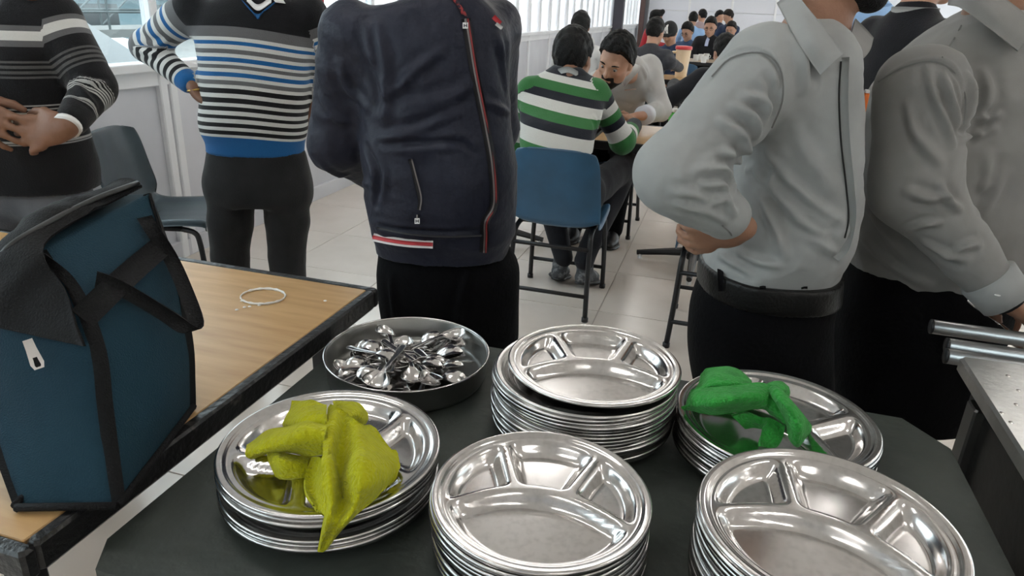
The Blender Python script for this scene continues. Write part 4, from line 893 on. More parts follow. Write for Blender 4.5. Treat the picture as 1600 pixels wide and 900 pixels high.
ribbon('shirt_collar', [pick(V, 386, 0)+nrm(CC-b2)*.012, pick(V, 403, 14)+nrm(CC-b2)*.012, pick(V, 424, 2)+nrm(CC-b2)*.014], .022, CU, M['white'], P2, b2)
v_ = [pick(V, *q)+nrm(CC-b2)*.012 for q in ((422, -6), (438, -4), (446, 8), (430, 6))]; MB().add([q-b2 for q in v_]+[q-b2+nrm(CC-b2)*.003 for q in v_], [(3, 2, 1, 0), (4, 5, 6, 7), (0, 1, 5, 4), (1, 2, 6, 5), (2, 3, 7, 6), (3, 0, 4, 7)]).build('collar_tip', M['white'], P2)
MB().tube([j['wr'][0]+V3(.03*math.cos(a), .03*math.sin(a), .006*math.cos(a))+nrm(CRH*.45-V3(0, 0, .75))*.012-b2 for a in np.linspace(0, 2*math.pi, 20)], .004, 6).build('bangle', mat('brass', (.6, .4, .12), .3, 1.), P2, smooth=True)
tr_ = [P_loft(px_secs([(326, 474, 232, d, .125), (322, 481, 255, d, .13), (318, 487, 282, d, .135), (322, 488, 305, d, .13), (328, 484, 318, d, .11)], DV))]
for q, (pts) in enumerate((((364, 285), (360, 345), (360, 400)), ((444, 285), (449, 345), (448, 400)))):
    A = [DV(x, y, d) for x, y in pts]; ft = V3(A[2][0], A[2][1], .06); tr_ += [P_cone(A[0], A[1], .100, .094, .012), P_cone(A[1], A[2], .094, .080, .012), P_cone(A[2], ft, .080, .07, .012)]
grow('trousers', tr_, .0115, [cloth_mat('charcoal_wool', (.014, .014, .015), (.024, .024, .025))], P2, b2, wr=((.004, 14, 6, (1, 1, .5)),))

# --- 3: navy jacket, hands behind the back
fw = nrm(-CFH*.8+CRH*.6); d = 1.88
j = dict(head=DV(712, -105, d), hf=fw, neck=DV(705, -22, d), fw=fw, sh=[DV(552, 52, 1.86), DV(772, 42, 1.95)], el=[DV(527, 222, 1.93), DV(775, 200, 2.10)], wr=[DV(610, 292, 2.06), DV(690, 292, 2.12)],
         hand=[(CRH*.8-V3(0, 0, .3)+CFH*.2, CFH, .5), (-CRH*.8-V3(0, 0, .3), CFH, .5)], pelvis=DV(695, 400, 1.9), hip=[DV(645, 430, 1.88), DV(752, 425, 1.92)])
down(j); P3, b3 = stand_person(j, 'man in padded navy zip jacket standing with hands behind his back', M['skin'], M['hair'])
tp = [P_loft(px_secs([(588, 792, 392, d, .15), (586, 798, 376, d, .155), (580, 806, 350, d, .17), (574, 810, 310, d, .175), (570, 810, 270, d, .175), (568, 806, 220, d, .17), (560, 799, 160, d, .16), (552, 797, 100, d, .15), (546, 796, 55, d, .14), (560, 786, 25, d, .125), (620, 765, 2, d, .11), (658, 748, -18, d, .085), (668, 742, -40, d, .08)], DV), n=2.5, k=.05)]
tp += arm_prims(j['sh'][0], j['el'][0], j['wr'][0], (.088, .080, .055), k=.05)+arm_prims(j['sh'][1], j['el'][1], j['wr'][1], (.075, .07, .05))
fo = (([(588, 40), (598, 90), (604, 140), (600, 190)], .010, .016), ([(572, 40), (580, 90), (600, 150)], .008, .012), ([(610, 150), (650, 110), (690, 80)], .006, .014), ([(600, 170), (660, 160), (720, 140)], .006, .014), ([(585, 180), (640, 180), (700, 160), (740, 130)], .006, .015), ([(600, 215), (660, 200), (720, 170)], .005, .013),
      ([(530, 100), (545, 140), (570, 170)], .007, .014), ([(500, 150), (530, 190), (560, 200)], .006, .012), ([(590, 225), (650, 224), (715, 222), (740, 240)], -.006, .010), ([(572, 230), (590, 270), (588, 320)], -.010, .012), ([(500, 260), (540, 280), (575, 290)], .006, .012), ([(590, 352), (660, 362), (750, 360)], -.006, .008), ([(780, 60), (790, 100), (796, 140)], .008, .012), ([(760, 160), (785, 170), (800, 175)], .006, .012))
jk, V = grow('jacket', tp, .0055, [M['navy']], P3, b3, wr=((.006, 9, 13, (1, 1, 1.2)), (.0022, 26, 14, (1, 1, 1))), folds=fo)
M['zip_tape'] = mat('zip_tape', (.006, .006, .009), .5); M['zip_metal'] = mat('zip_teeth', (.22, .20, .20), .4, .8); M['piping'] = mat('red_piping', (.30, .03, .03), .6)
zl = [(728, 30), (733, 60), (741, 110), (752, 165), (760, 205), (768, 250), (772, 300), (770, 325), (758, 346), (757, 370), (756, 393)]
surf_strip('zip_placket', V, zl, .022, M['zip_tape'], P3, b3, .0045, 50); surf_strip('zip_teeth', V, zl, .003, M['zip_metal'], P3, b3, .008, 50); surf_strip('zip_piping', V, [(x+3.2, y) for x, y in zl], .0028, M['piping'], P3, b3, .0078, 50)
surf_strip('pocket_zip', V, [(641, 248), (648, 275), (656, 310), (655, 328)], .010, M['zip_tape'], P3, b3, .004); surf_strip('pocket_piping', V, [(643, 248), (650, 275), (658, 308), (656, 328)], .0024, M['zip_metal'], P3, b3, .0065)
surf_strip('hem_seam', V, [(590, 356), (640, 366), (700, 370), (752, 368)], .004, M['zip_tape'], P3, b3, .0035)
for nm, off, wd, mm in (('hem_stripe', 0, .0215, M['white']), ('hem_stripe', 0, .0095, M['red'])):
    surf_strip(nm, V, [(585, 371), (610, 376), (640, 380), (677, 382)], wd, mm, P3, b3, .004 if wd > .02 else .0062, 24)
for nm, (x, y) in (('zip_pull', (727, 41)), ('pocket_pull', (652, 345))):
    c_ = pick(V, x, y)+nrm(CC-b3-V3(0, 0, 1))*.009; r_, u_ = CRH, CU; nn = nrm(CC-c_); sz = .0066
    def quad(a0, a1, b0, b1, z_, name, m, par):
        A = [c_+CR*a+u_*b+nn*z_ for a, b in ((a0, b0), (a1, b0), (a1, b1), (a0, b1))]; return MB().add([q-b3 for q in A]+[q+nn*.0012-b3 for q in A], [(3, 2, 1, 0), (4, 5, 6, 7), (0, 1, 5, 4), (1, 2, 6, 5), (2, 3, 7, 6), (3, 0, 4, 7)]).build(name, m, par)
    pl = quad(-sz, sz, -sz*1.1, sz*1.1, 0, nm, M['white'], P3); quad(-sz*.62, -sz*.3, -sz*.6, sz*.6, .0013, 'emblem', M['zip_tape'], pl); quad(sz*.3, sz*.62, -sz*.6, sz*.6, .0013, 'emblem', M['zip_tape'], pl); quad(-sz*.3, sz*.3, -sz*.15, sz*.15, .0013, 'emblem', M['zip_tape'], pl)
    MB().tube([c_-b3+u_*.007, c_-b3+u_*.016], .0022, 6).build('pull_ring', M['zip_metal'], pl)
surf_strip('chest_badge', V, [(771, 26), (776, 31), (781, 36)], .011, M['red'], P3, b3, .004, 8); surf_strip('chest_badge', V, [(774, 36), (779, 40), (783, 43)], .008, M['white'], P3, b3, .004, 8)
ribbon('collar_lining', [pick(V, *q)+nrm(CC-b3)*.004 for q in ((700, -6), (712, 4), (721, 16), (726, 26))], .016, [nrm(CRH-CU*.4)]*4, mat('check_red', (.30, .03, .03), .8, var=(160, (.02, .01, .02), .45, .55)), P3, b3)
tr_ = [P_loft(px_secs([(590, 795, 380, 1.9, .14), (590, 808, 410, 1.9, .15), (590, 812, 450, 1.9, .15), (596, 812, 500, 1.9, .14), (602, 811, 530, 1.9, .12)], DV))]
for q in (0, 1): h_ = np.asarray(j['hip'][q]); tr_ += [P_cone(h_, j['kn'][q], .105, .085, .02), P_cone(j['kn'][q], V3(h_[0], h_[1], .06), .085, .07, .02)]
grow('trousers', tr_, .0115, [M['black_cloth']], P3, b3, wr=((.005, 12, 6, (1, 1, .5)),), folds=(([(735, 420), (720, 470), (712, 520)], .008, .012), ([(610, 430), (615, 480), (620, 520)], .006, .012)))

# --- 4: grey shirt, hand on the back of the hip
fw = nrm(V3(1, -.12, 0)); d = 1.53
j = dict(head=DV(1322, -92, d), hf=fw, neck=DV(1278, 40, d), fw=fw, sh=[DV(1196, 108, 1.42), DV(1262, 95, 1.72)], el=[DV(1052, 272, 1.33), DV(1180, 300, 1.86)], wr=[DV(1158, 356, 1.36), DV(1250, 350, 1.75)],
         hand=[(-CRH*.8-V3(0, 0, .42)+CFH*.35, CFH*.75+V3(0, 0, .45), .62), (CRH*.4-V3(0, 0, .8), -CFH, .5)], pelvis=DV(1195, 455, d), hip=[DV(1190, 490, 1.52), DV(1205, 480, 1.64)])
down(j); P4, b4 = stand_person(j, 'man in pale grey shirt and black belt, elbow out and hand on hip', M['skin'], M['hair'], .006)
beard_mesh(j['head'], j['hf'], (0, 0, 1), 1., M['hair'], P4, b4, .005, thick=.0035)
tp = [P_loft(px_secs([(1102, 1302, 428, d, .155), (1100, 1306, 412, d, .16), (1112, 1318, 385, d, .17), (1124, 1328, 350, d, .175), (1134, 1332, 300, d, .178), (1146, 1334, 240, d, .178), (1158, 1332, 180, d, .178), (1172, 1330, 125, d, .172), (1192, 1324, 80, d, .165), (1212, 1316, 52, d, .14), (1228, 1306, 36, d, .10), (1240, 1298, 26, d, .07)], DV), n=2.3)]
tp += arm_prims(j['sh'][0], j['el'][0], j['wr'][0], (.088, .074, .052), k=.05)+arm_prims(j['sh'][1], j['el'][1], j['wr'][1], (.08, .07, .05))
fo = (([(1150, 165), (1180, 185), (1185, 215)], .012, .011), ([(1165, 150), (1195, 160), (1200, 190)], .011, .010), ([(1130, 190), (1165, 215), (1170, 245)], .011, .011), ([(1100, 250), (1140, 240), (1165, 265)], .010, .010), ([(1090, 265), (1130, 262), (1150, 290)], .012, .010), ([(1100, 290), (1130, 288), (1145, 310)], .010, .009), ([(1115, 320), (1135, 312), (1150, 335)], .009, .008), ([(1060, 320), (1100, 330), (1130, 345)], .008, .010), ([(1050, 300), (1085, 305), (1110, 320)], .007, .010),
      ([(1165, 235), (1205, 280), (1240, 320), (1290, 350)], .011, .011), ([(1175, 260), (1215, 310), (1250, 345), (1290, 370)], .010, .010), ([(1195, 240), (1240, 290), (1280, 325), (1315, 345)], .009, .011), ([(1185, 300), (1210, 350), (1225, 400)], .010, .012), ([(1150, 395), (1190, 410), (1220, 415)], .008, .010), ([(1120, 395), (1150, 415), (1170, 425)], .008, .009), ([(1260, 370), (1290, 385), (1305, 395)], .006, .010), ([(1195, 120), (1210, 150), (1205, 185)], -.006, .009), ([(1120, 95), (1160, 78), (1200, 88), (1218, 120), (1215, 170)], -.005, .005), ([(1240, 60), (1255, 100), (1258, 140)], .007, .012), ([(1255, 50), (1268, 90), (1275, 130)], -.006, .009), ([(1230, 180), (1260, 240), (1300, 290)], .005, .016))
sh, V = grow('shirt', tp, .005, [M['shirt_grey']], P4, b4, wr=((.0042, 12, 23, (1, 1, 1)), (.0016, 32, 24, (1, 1, 1))), folds=fo)
M['placket'] = cloth_mat('placket_grey', (.30, .31, .305), (.25, .255, .25), bump=(420, .05)); M['seam'] = mat('seam_dark', (.19, .19, .185), .9); M['placket_shade'] = mat('placket_shade_dark', (.02, .02, .02), .9)
surf_strip('placket', V, [(1318, 90), (1316, 150), (1319, 220), (1326, 290), (1329, 340), (1320, 384), (1304, 404)], .020, M['placket'], P4, b4, .0006, 40); surf_strip('placket_shadow', V, [(1314, 96), (1311, 150), (1314, 220), (1322, 290), (1326, 340), (1320, 372)], .0022, M['placket_shade'], P4, b4, .0012, 40)  # thin dark strip paints the shadow line along the placket
def collar(P, base, quads, m, name='collar', bend=.012):
    Q = np.array([[DV(*p) for p in row] for row in quads]); G = patch(Q, 14, 12); v, f = sheet(G, .004); return link(name, mesh_np(name, v-base, f, [m]), P)
def leaf(P, base, V, rows, m, name='collar'):
    """collar leaf folded over the shirt: rows of (x, y, height over the cloth)"""
    Q = np.array([[(lambda q: q+nrm(CC-q)*p[2])(pick(V, p[0], p[1], 9)) for p in row] for row in rows]); G = patch(Q, 16, 14); v, f = sheet(G, .004); return link(name, mesh_np(name, v-base, f, [m]), P)
collar(P4, b4, [[(1214, 6, 1.56), (1226, 28, 1.43), (1250, 72, 1.352), (1281, 117, 1.345)], [(1232, -8, 1.56), (1246, 18, 1.43), (1272, 60, 1.350), (1298, 100, 1.345)], [(1244, -14, 1.55), (1258, 8, 1.44), (1288, 46, 1.375), (1317, 84, 1.362)]], M['shirt_grey'])
collar(P4, b4, [[(1316, 78, 1.395), (1328, 56, 1.44), (1336, 30, 1.56)], [(1330, 92, 1.40), (1344, 72, 1.44), (1352, 46, 1.54)], [(1342, 98, 1.41), (1358, 80, 1.45), (1364, 60, 1.53)]], M['shirt_grey_b'])
c1 = j['wr'][0]; e1 = nrm(j['el'][0]-j['wr'][0]); G = []
surf_strip('cuff_seam', V, [(1128, 352), (1142, 366), (1146, 380)], .002, M['seam'], P4, b4, .0004)
surf_strip('sleeve_seam', V, [(1112, 120), (1140, 92), (1180, 82), (1208, 92), (1222, 118), (1222, 160), (1206, 200)], .0018, M['seam'], P4, b4, .0002)
bl = px_secs([(1092, 1304, 452, d, .170), (1094, 1305, 432, d, .172), (1097, 1306, 414, d, .172)], DV)
grow('belt', [P_loft(bl, k=.01)], .006, [M['leather']], P4, b4)
q = [pick(surface([P_loft(bl)], .01)[0], *p)+nrm(CC-b4-V3(0, 0, .9))*.003 for p in ((1262, 430), (1262, 450))]
for px_ in (1125, 1190, 1255): surf_strip('belt_loop', surface([P_loft(bl)], .01)[0], [(px_, 416), (px_+1, 434), (px_+2, 454)], .012, M['black_cloth'], P4, b4, .004, 8)
MB().tube([DV(1294, 428, 1.42)-b4, DV(1297, 450, 1.42)-b4], .006, 8).build('buckle', M['steel'], P4)
tr_ = [P_loft(px_secs([(1098, 1299, 436, d, .15), (1088, 1297, 455, d, .158), (1078, 1292, 490, d, .165), (1074, 1293, 540, d, .165), (1078, 1296, 580, d, .16), (1086, 1298, 620, d, .15)], DV))]
for q in (0, 1): h_ = np.asarray(j['hip'][q]); tr_ += [P_cone(h_-V3(0, 0, .12), j['kn'][q], .11, .09, .02), P_cone(j['kn'][q], V3(h_[0], h_[1], .06), .09, .075, .02)]
grow('trousers', tr_, .0115, [M['black_cloth']], P4, b4, wr=((.004, 12, 6, (1, 1, .5)),))
o_ = thing('name_card', 'small orange card in the breast pocket of the grey shirt', 'card', DV(1343, 190, 1.47)); MB().box((-.004, -.012, -.002), (.006, .004, .058), .002).build('card', mat('orange', (.75, .17, .02), .5), o_); MB().box((-.003, -.0125, .058), (.005, .0045, .064), .001).build('card_edge', M['white'], o_)
pk = DV(1338, 205, 1.46); MB().box(tuple(pk-b4+V3(-.012, -.006, -.05)), tuple(pk-b4+V3(.012, .010, .028)), .004).build('breast_pocket', M['shirt_grey'], P4)

# --- 5: darker grey shirt reaching to the counter
fw = nrm(V3(.97, .12, 0)); d = 1.74
j = dict(head=DV(1625, -80, d), hf=fw, neck=DV(1562, 0, d), fw=fw, sh=[DV(1440, 140, 1.56), DV(1535, 105, 1.90)], el=[DV(1428, 296, 1.53), DV(1620, 300, 1.9)], wr=[DV(1568, 464, 1.44), DV(1690, 440, 1.75)],
         hand=[(CRH*.75-V3(0, 0, .55)+CFH*.05, -V3(0, 0, .75)-CRH*.5, .45), (CRH*.8-V3(0, 0, .4), -V3(0, 0, 1), .5)], pelvis=DV(1452, 440, d), hip=[DV(1418, 470, 1.68), DV(1440, 460, 1.84)])
down(j); P5, b5 = stand_person(j, 'man in darker grey shirt reaching his right arm to the counter', M['skin'], M['hair'])
tp = [P_loft(px_secs([(1332, 1600, 432, d, .185), (1328, 1604, 412, d, .19), (1328, 1622, 370, d, .20), (1336, 1640, 310, d, .205), (1350, 1650, 240, d, .205), (1362, 1655, 180, d, .20), (1382, 1650, 130, d, .19), (1418, 1640, 88, d, .165), (1462, 1628, 50, d, .13), (1500, 1615, 24, d, .10), (1515, 1605, 12, d, .07)], DV), n=2.3)]
tp += arm_prims(j['sh'][0], j['el'][0], j['wr'][0], (.098, .088, .050), k=.05)+arm_prims(j['sh'][1], j['el'][1], j['wr'][1], (.085, .075, .05))
fo = (([(1452, 105), (1458, 140), (1475, 180), (1492, 225)], .011, .010), ([(1470, 110), (1485, 150), (1500, 195)], .010, .010), ([(1420, 165), (1432, 210), (1470, 255)], .009, .012), ([(1515, 120), (1522, 160), (1512, 195)], .012, .011), ([(1535, 110), (1545, 150), (1525, 190)], .011, .012), ([(1512, 200), (1540, 185), (1560, 180)], .010, .009), ([(1500, 215), (1530, 210), (1555, 200)], .009, .009), ([(1420, 300), (1450, 310), (1478, 308)], .012, .011), ([(1410, 362), (1440, 352), (1465, 348)], .009, .009), ([(1470, 290), (1485, 315), (1500, 325)], .010, .010), ([(1480, 400), (1510, 385), (1530, 380)], .009, .010), ([(1440, 380), (1480, 400), (1510, 405)], .008, .010), ([(1540, 330), (1555, 300), (1565, 270)], .007, .014), ([(1545, 240), (1540, 290), (1535, 330)], .006, .012), ([(1375, 130), (1430, 98), (1470, 96), (1500, 125), (1510, 180)], -.004, .005), ([(1335, 300), (1370, 350), (1410, 400)], .007, .012), ([(1345, 370), (1400, 420), (1450, 445)], .006, .012))
sh, V = grow('shirt', tp, .005, [M['shirt_grey_b']], P5, b5, wr=((.0042, 12, 33, (1, 1, 1)), (.0016, 32, 34, (1, 1, 1))), folds=fo)
surf_strip('sleeve_seam', V, [(1372, 128), (1410, 106), (1455, 96), (1490, 112), (1508, 150), (1506, 195)], .0018, M['seam'], P5, b5, .0002); surf_strip('shoulder_seam', V, [(1472, 90), (1490, 62), (1502, 40)], .0018, M['seam'], P5, b5, .0002)
collar(P5, b5, [[(1482, 8, 1.86), (1504, 14, 1.68), (1545, 44, 1.60), (1590, 80, 1.56)], [(1486, -20, 1.87), (1520, -8, 1.67), (1562, 22, 1.60), (1606, 58, 1.57)], [(1494, -40, 1.86), (1534, -24, 1.69), (1580, 6, 1.63), (1622, 40, 1.60)]], M['shirt_grey_b'])
w5 = j['wr'][0]; a5 = nrm(j['wr'][0]-j['el'][0])
MB().tube([w5-a5*.055-b5, w5-a5*.03-b5, w5+a5*.012-b5], [.060, .0575, .0535], 24).build('cuff', M['shirt_grey'], P5, smooth=True)
q = w5-a5*.02+nrm(CC-w5)*.056-CU*.012; MB().lathe([(.0001, .002), (.005, .002), (.0062, .0008), (.0062, 0)], 12).build('cuff_button', M['white'], P5, q-b5)
MB().tube([w5+a5*.022+(np.cross(a5, V3(0, 0, 1))*math.cos(t)+np.cross(a5, np.cross(a5, V3(0, 0, 1)))*math.sin(t))*.036-b5 for t in np.linspace(0, 2*math.pi, 24)], .0055, 6).build('bracelet', M['bag_black'], P5, smooth=True)
tr_ = [P_loft(px_secs([(1334, 1600, 402, d, .180), (1322, 1590, 440, d, .188), (1308, 1565, 490, d, .188), (1300, 1540, 540, d, .183), (1300, 1520, 590, d, .175), (1302, 1505, 640, d, .165)], DV))]
for q in (0, 1): h_ = np.asarray(j['hip'][q]); tr_ += [P_cone(h_-V3(0, 0, .12), j['kn'][q], .115, .09, .02), P_cone(j['kn'][q], V3(h_[0], h_[1], .06), .09, .075, .02)]
grow('trousers', tr_, .0115, [M['black_cloth']], P5, b5, wr=((.004, 12, 6, (1, 1, .5)),))
hp = DV(1640, 548, 1.5); o = link('dinner_plate', PL_FULL, None, (hp[0]+.03, 1.575, .842), (R(3), 0, R(20))); o.scale = (.15, .15, .157); tag(o, 'steel plate held on the tray rail under the hand', 'plate')
o = link('spoon', SP, None, tuple(DV(1556, 506, 1.47)), (.3, .5, R(-30))); tag(o, 'steel spoon held under the hand above the tray rail', 'spoon')
# ------------------------------------------------------------------ the pair talking at the near table
fw = nrm(V3(.12, 1, 0)); hf = nrm(V3(.25, 1, -.25))
j = dict(head=D(896, 92, 3.66), hf=hf, hu=V3(0, .25, 1), hs=1.10, neck=D(888, 128, 3.58), fw=fw, sh=[D(932, 146, 3.56), D(828, 140, 3.56)], el=[D(972, 220, 3.70), D(806, 226, 3.66)], wr=[D(992, 194, 3.93), D(860, 196, 4.0)],
         hand=[(V3(-.45, .75, .25), V3(-.7, -.1, -.6), .75), (V3(.7, .6, 0), V3(0, 0, -1), .6)], pelvis=V3(-.72, 3.42, .57), hip=[V3(-.63, 3.45, .545), V3(-.81, 3.45, .545)],
         kn=[D(978, 258, 3.98), D(848, 270, 3.95)], an=[Z(907, 436, .07)+V3(0, .055, .085), Z(872, 430, .06)+V3(.01, .055, .085)])
bS = V3(-.72, 3.42, 0); S1 = thing('person', 'seated man seen from behind in green, white and navy banded sweater', 'person', bS)
grow('body', core_prims(j), .008, [M['skin']], S1, bS)
skull_hair(j['head'], j['hf'], j['hu'], 1.12, 'hair', M['hair'], S1, bS, .006, thick=1.4, low=-.085, seed=8)
u = .00082; zt = D(880, 98, 3.58)[2]; NV, GN, WS = (.010, .012, .020), (.035, .16, .045), (.60, .60, .57)
zr = lambda y: zt-D(872, y, float(np.interp(y, [112, 148, 195, 236], [3.60, 3.50, 3.37, 3.28])))[2]
st = [(0, NV)]+[(zr(y), (WS, GN, NV)[i % 3]) for i, y in enumerate((115, 126, 141, 155, 173, 190, 207))]; e_ = zr(207)
st += [(e_+.062, GN), (e_+.115, NV), (e_+.165, WS), (e_+.225, GN), (e_+.28, NV)]; e_ += .34
M['sweater_c'] = stripe_mat('sweater_green_bands', st, e_, bump=(200, .3)); l0 = D(875, 150, 3.5)@CRH
bt = lambda P, t: zt-P[..., 2]-.16*((P@CRH)-l0)
tp = [P_loft(px_secs([(814, 926, 236, 3.36, .13), (812, 930, 222, 3.38, .135), (811, 936, 195, 3.43, .14), (812, 944, 168, 3.50, .135), (816, 946, 146, 3.55, .125), (828, 936, 126, 3.58, .11), (850, 920, 113, 3.6, .09), (866, 908, 103, 3.6, .07)]), band=bt)]
tp += arm_prims(j['sh'][0], j['el'][0], j['wr'][0], (.068, .066, .046), bands=.09)+arm_prims(j['sh'][1], j['el'][1], j['wr'][1], (.066, .06, .046), bands=.09)
sw, V = grow('sweater', tp, .0085, [M['sweater_c']], S1, bS, wr=((.004, 12, 43, (1, 1, 1)),), folds=(([(930, 180), (938, 200), (934, 225)], .012, .014),))
ribbon('shirt_collar', [D(872, 112, 3.54), D(888, 109, 3.50), D(903, 116, 3.53)], .03, [CU]*3, M['shirt_grey'], S1, bS)
tr_ = [P_cone(V3(-.63, 3.40, .57), V3(-.81, 3.40, .57), .12, .12, .04)]
for q in (0, 1): tr_ += [P_cone(j['hip'][q], j['kn'][q], .095, .078, .03), P_cone(j['kn'][q], j['an'][q], .078, .055, .02)]
grow('trousers', tr_, .009, [cloth_mat('dark_denim', (.014, .014, .018), (.024, .024, .03))], S1, bS, wr=((.005, 14, 6, (1, 1, .7)),))
M['sneaker'] = mat('sneaker_grey', (.07, .073, .08), .6, bump=(80, .5), var=(40, (.24, .24, .25), .5, .62))
for (hx, hy, hz), dv_ in (((907, 436, .07), V3(.035, .22, -.055)), ((872, 430, .06), V3(-.03, .22, -.045))):
    hl = Z(hx, hy, hz)-V3(0, 0, .035); shoe(S1, bS, hl, hl+dv_*1.12, M['sneaker'], .007, 'shoe', (0, .35, 1))
for q in (0, 1): MB().tube([np.asarray(j['an'][q])+nrm(j['kn'][q]-j['an'][q])*.02-bS, np.asarray(j['an'][q])-nrm(j['kn'][q]-j['an'][q])*.03-bS], .040, 14).build('sock', mat('sock_grey', (.10, .11, .14), .9, bump=(200, .5)), S1, smooth=True)

hf = nrm(-CRH*.48-CFH*.76-V3(0, 0, .42))
j = dict(head=D(962, 96, 3.98), hf=hf, hu=nrm(V3(0, 0, 1)+CRH*.12-CFH*.25), hs=1.10, neck=D(990, 118, 4.28), fw=nrm(V3(-.25, -1, 0)), sh=[D(936, 132, 4.42), D(1013, 108, 4.38)], el=[D(920, 180, 4.3), D(1032, 172, 4.30)], wr=[D(928, 138, 4.05), D(1004, 181, 4.10)],
         hand=[(V3(0, -.2, .8)+CRH*.5, V3(.3, .6, 0), .6), (-CRH*.9-CFH*.25-V3(0, 0, .05), V3(0, 0, -1)-CRH*.1, .5)], pelvis=V3(-.72, 4.86, .57), hip=[V3(-.81, 4.82, .545), V3(-.63, 4.82, .545)], kn=[V3(-.86, 4.42, .52), V3(-.58, 4.42, .52)], an=[V3(-.86, 4.46, .09), V3(-.60, 4.46, .09)])
bS = V3(-.72, 4.86, 0); S2 = thing('person', 'bearded man in pale grey shirt leaning across the table to talk', 'person', bS)
grow('body', core_prims(j), .006, [M['skin_light']], S2, bS)
skull_hair(j['head'], j['hf'], j['hu'], 1.12, 'hair', M['hair'], S2, bS, .0055, thick=1.6, fringe=-.010, seed=12, top=.012)
beard_mesh(j['head'], j['hf'], j['hu'], 1.10, M['hair_brown'], S2, bS, .0045); eyes(j['head'], j['hf'], j['hu'], 1.10, S2, bS)
f_, u_, l_ = head_frame(j['hf'], j['hu']); m_ = np.asarray(j['head'])+(f_*.090-u_*.0615)*1.1-bS; MB().tube([m_-l_*.018-f_*.006, m_, m_+l_*.018-f_*.006], [.002, .0055, .002], 8).build('mouth', M['lips'], S2, smooth=True)
tp = [P_cone(D(977, 120, 4.33), V3(-.72, 4.80, .66), .155, .165, .05, (nrm(V3(.1, .7, .5)), .72)), P_cone(j['sh'][0], j['sh'][1], .07, .07, .06), P_cone(D(980, 112, 4.34), D(990, 112, 4.25), .09, .068, .05)]
tp += arm_prims(j['sh'][0], j['el'][0], j['wr'][0], (.075, .062, .05))+arm_prims(j['sh'][1], j['el'][1], j['wr'][1], (.08, .064, .052))
M['shirt_light'] = cloth_mat('shirt_light', (.50, .49, .47), (.42, .41, .40), bump=(300, .06))
sh, V = grow('shirt', tp, .0085, [M['shirt_light']], S2, bS, wr=((.004, 13, 53, (1, 1, 1)),), folds=(([(1005, 105), (1015, 130), (1012, 150)], .008, .012), ([(1015, 140), (1025, 155), (1022, 170)], .008, .01), ([(965, 150), (975, 165), (990, 170)], .008, .012)))
ribbon('collar', [D(972, 132, 4.06), D(985, 118, 4.08), D(996, 104, 4.14), D(990, 96, 4.28)], .04, [nrm(CRH*.5-CU*.6), nrm(CRH*.6-CU*.5), nrm(CRH*.8-CU*.3), nrm(CRH-CU*.1)], M['shirt_light'], S2, bS)
surf_strip('pocket_edge', V, [(976, 141), (985, 140), (994, 139)], .006, mat('pocket_trim', (.40, .26, .20), .8), S2, bS, .003, 10)
MB().tube([np.asarray(j['wr'][1])+nrm(j['el'][1]-j['wr'][1])*.06-bS, np.asarray(j['wr'][1])-bS], [.058, .056], 18).build('cuff', mat('cuff_white', (.62, .63, .68), .8), S2, smooth=True)
tr_ = [P_cone(V3(-.63, 4.86, .57), V3(-.81, 4.86, .57), .12, .12, .04)]
for q in (0, 1): tr_ += [P_cone(j['hip'][q], j['kn'][q], .095, .078, .03), P_cone(j['kn'][q], j['an'][q], .078, .06, .02)]
grow('trousers', tr_, .012, [M['black_cloth']], S2, bS)
for q in (0, 1): a = j['an'][q]; shoe(S2, bS, V3(a[0], a[1]+.07, 0), V3(a[0], a[1]-.2, 0), M['black_metal'], .012)
bt_ = thing('bottle', 'green plastic bottle with white cap on the table', 'bottle', Z(1050, 212, .755))
MB().lathe([(.001, 0), (.03, 0), (.033, .006), (.033, .05), (.030, .055), (.033, .06), (.032, .10), (.018, .125), (.014, .13), (.014, .135), (.001, .135)], 20).build('body', mat('green_plastic', (.10, .55, .08), .25, alpha=.85), bt_, smooth=True)
MB().lathe([(.001, .134), (.017, .134), (.017, .152), (.015, .155), (.001, .155)], 16).build('cap', M['white'], bt_, smooth=True)

# ------------------------------------------------------------------ diners farther back
def hd(x, y, dep): return D(x, y, dep)
UP = math.pi/2
far = []
M['hoodie'] = cloth_mat('hoodie_white', (.66, .66, .66), (.58, .58, .58)); M['charcoal'] = cloth_mat('charcoal_knit', (.035, .037, .045), (.055, .057, .066), bump=(120, .5)); M['denim'] = cloth_mat('denim_blue', (.075, .12, .22), (.055, .09, .17)); M['navy_top'] = cloth_mat('navy_top', (.035, .055, .11), (.025, .04, .085)); M['black_top'] = cloth_mat('black_top', (.011, .011, .014), (.02, .02, .024)); M['olive'] = cloth_mat('olive', (.04, .065, .045), (.03, .05, .035)); M['red_top'] = cloth_mat('red_top', (.40, .02, .03), (.33, .015, .025)); M['sky_shirt'] = cloth_mat('sky_shirt', (.33, .52, .80), (.28, .45, .72)); M['rose'] = cloth_mat('rose_top', (.45, .35, .36)); M['blueblack'] = cloth_mat('blue_black', (.03, .04, .07))
pS = far_person(seated(hd(907, 42, 6.9), UP+.1, lean=.1, hs=1.05), 'diner seen from behind in white hooded sweatshirt by the partition', ('hoodie', M['hoodie']), M['black_cloth'], M['skin'], M['hair'], .013, w=.2)
jh = seated(hd(907, 42, 6.9), UP+.1, lean=.1); grow('hood', [P_cone(jh['neck']+V3(-.09, -.03, .02), jh['neck']+V3(.09, -.03, .02), .075, .075, .05), P_cone(jh['neck']+V3(0, -.07, .05), jh['neck']+V3(0, -.1, -.06), .09, .08, .05)], .014, [M['hoodie']], pS[0], pS[1])
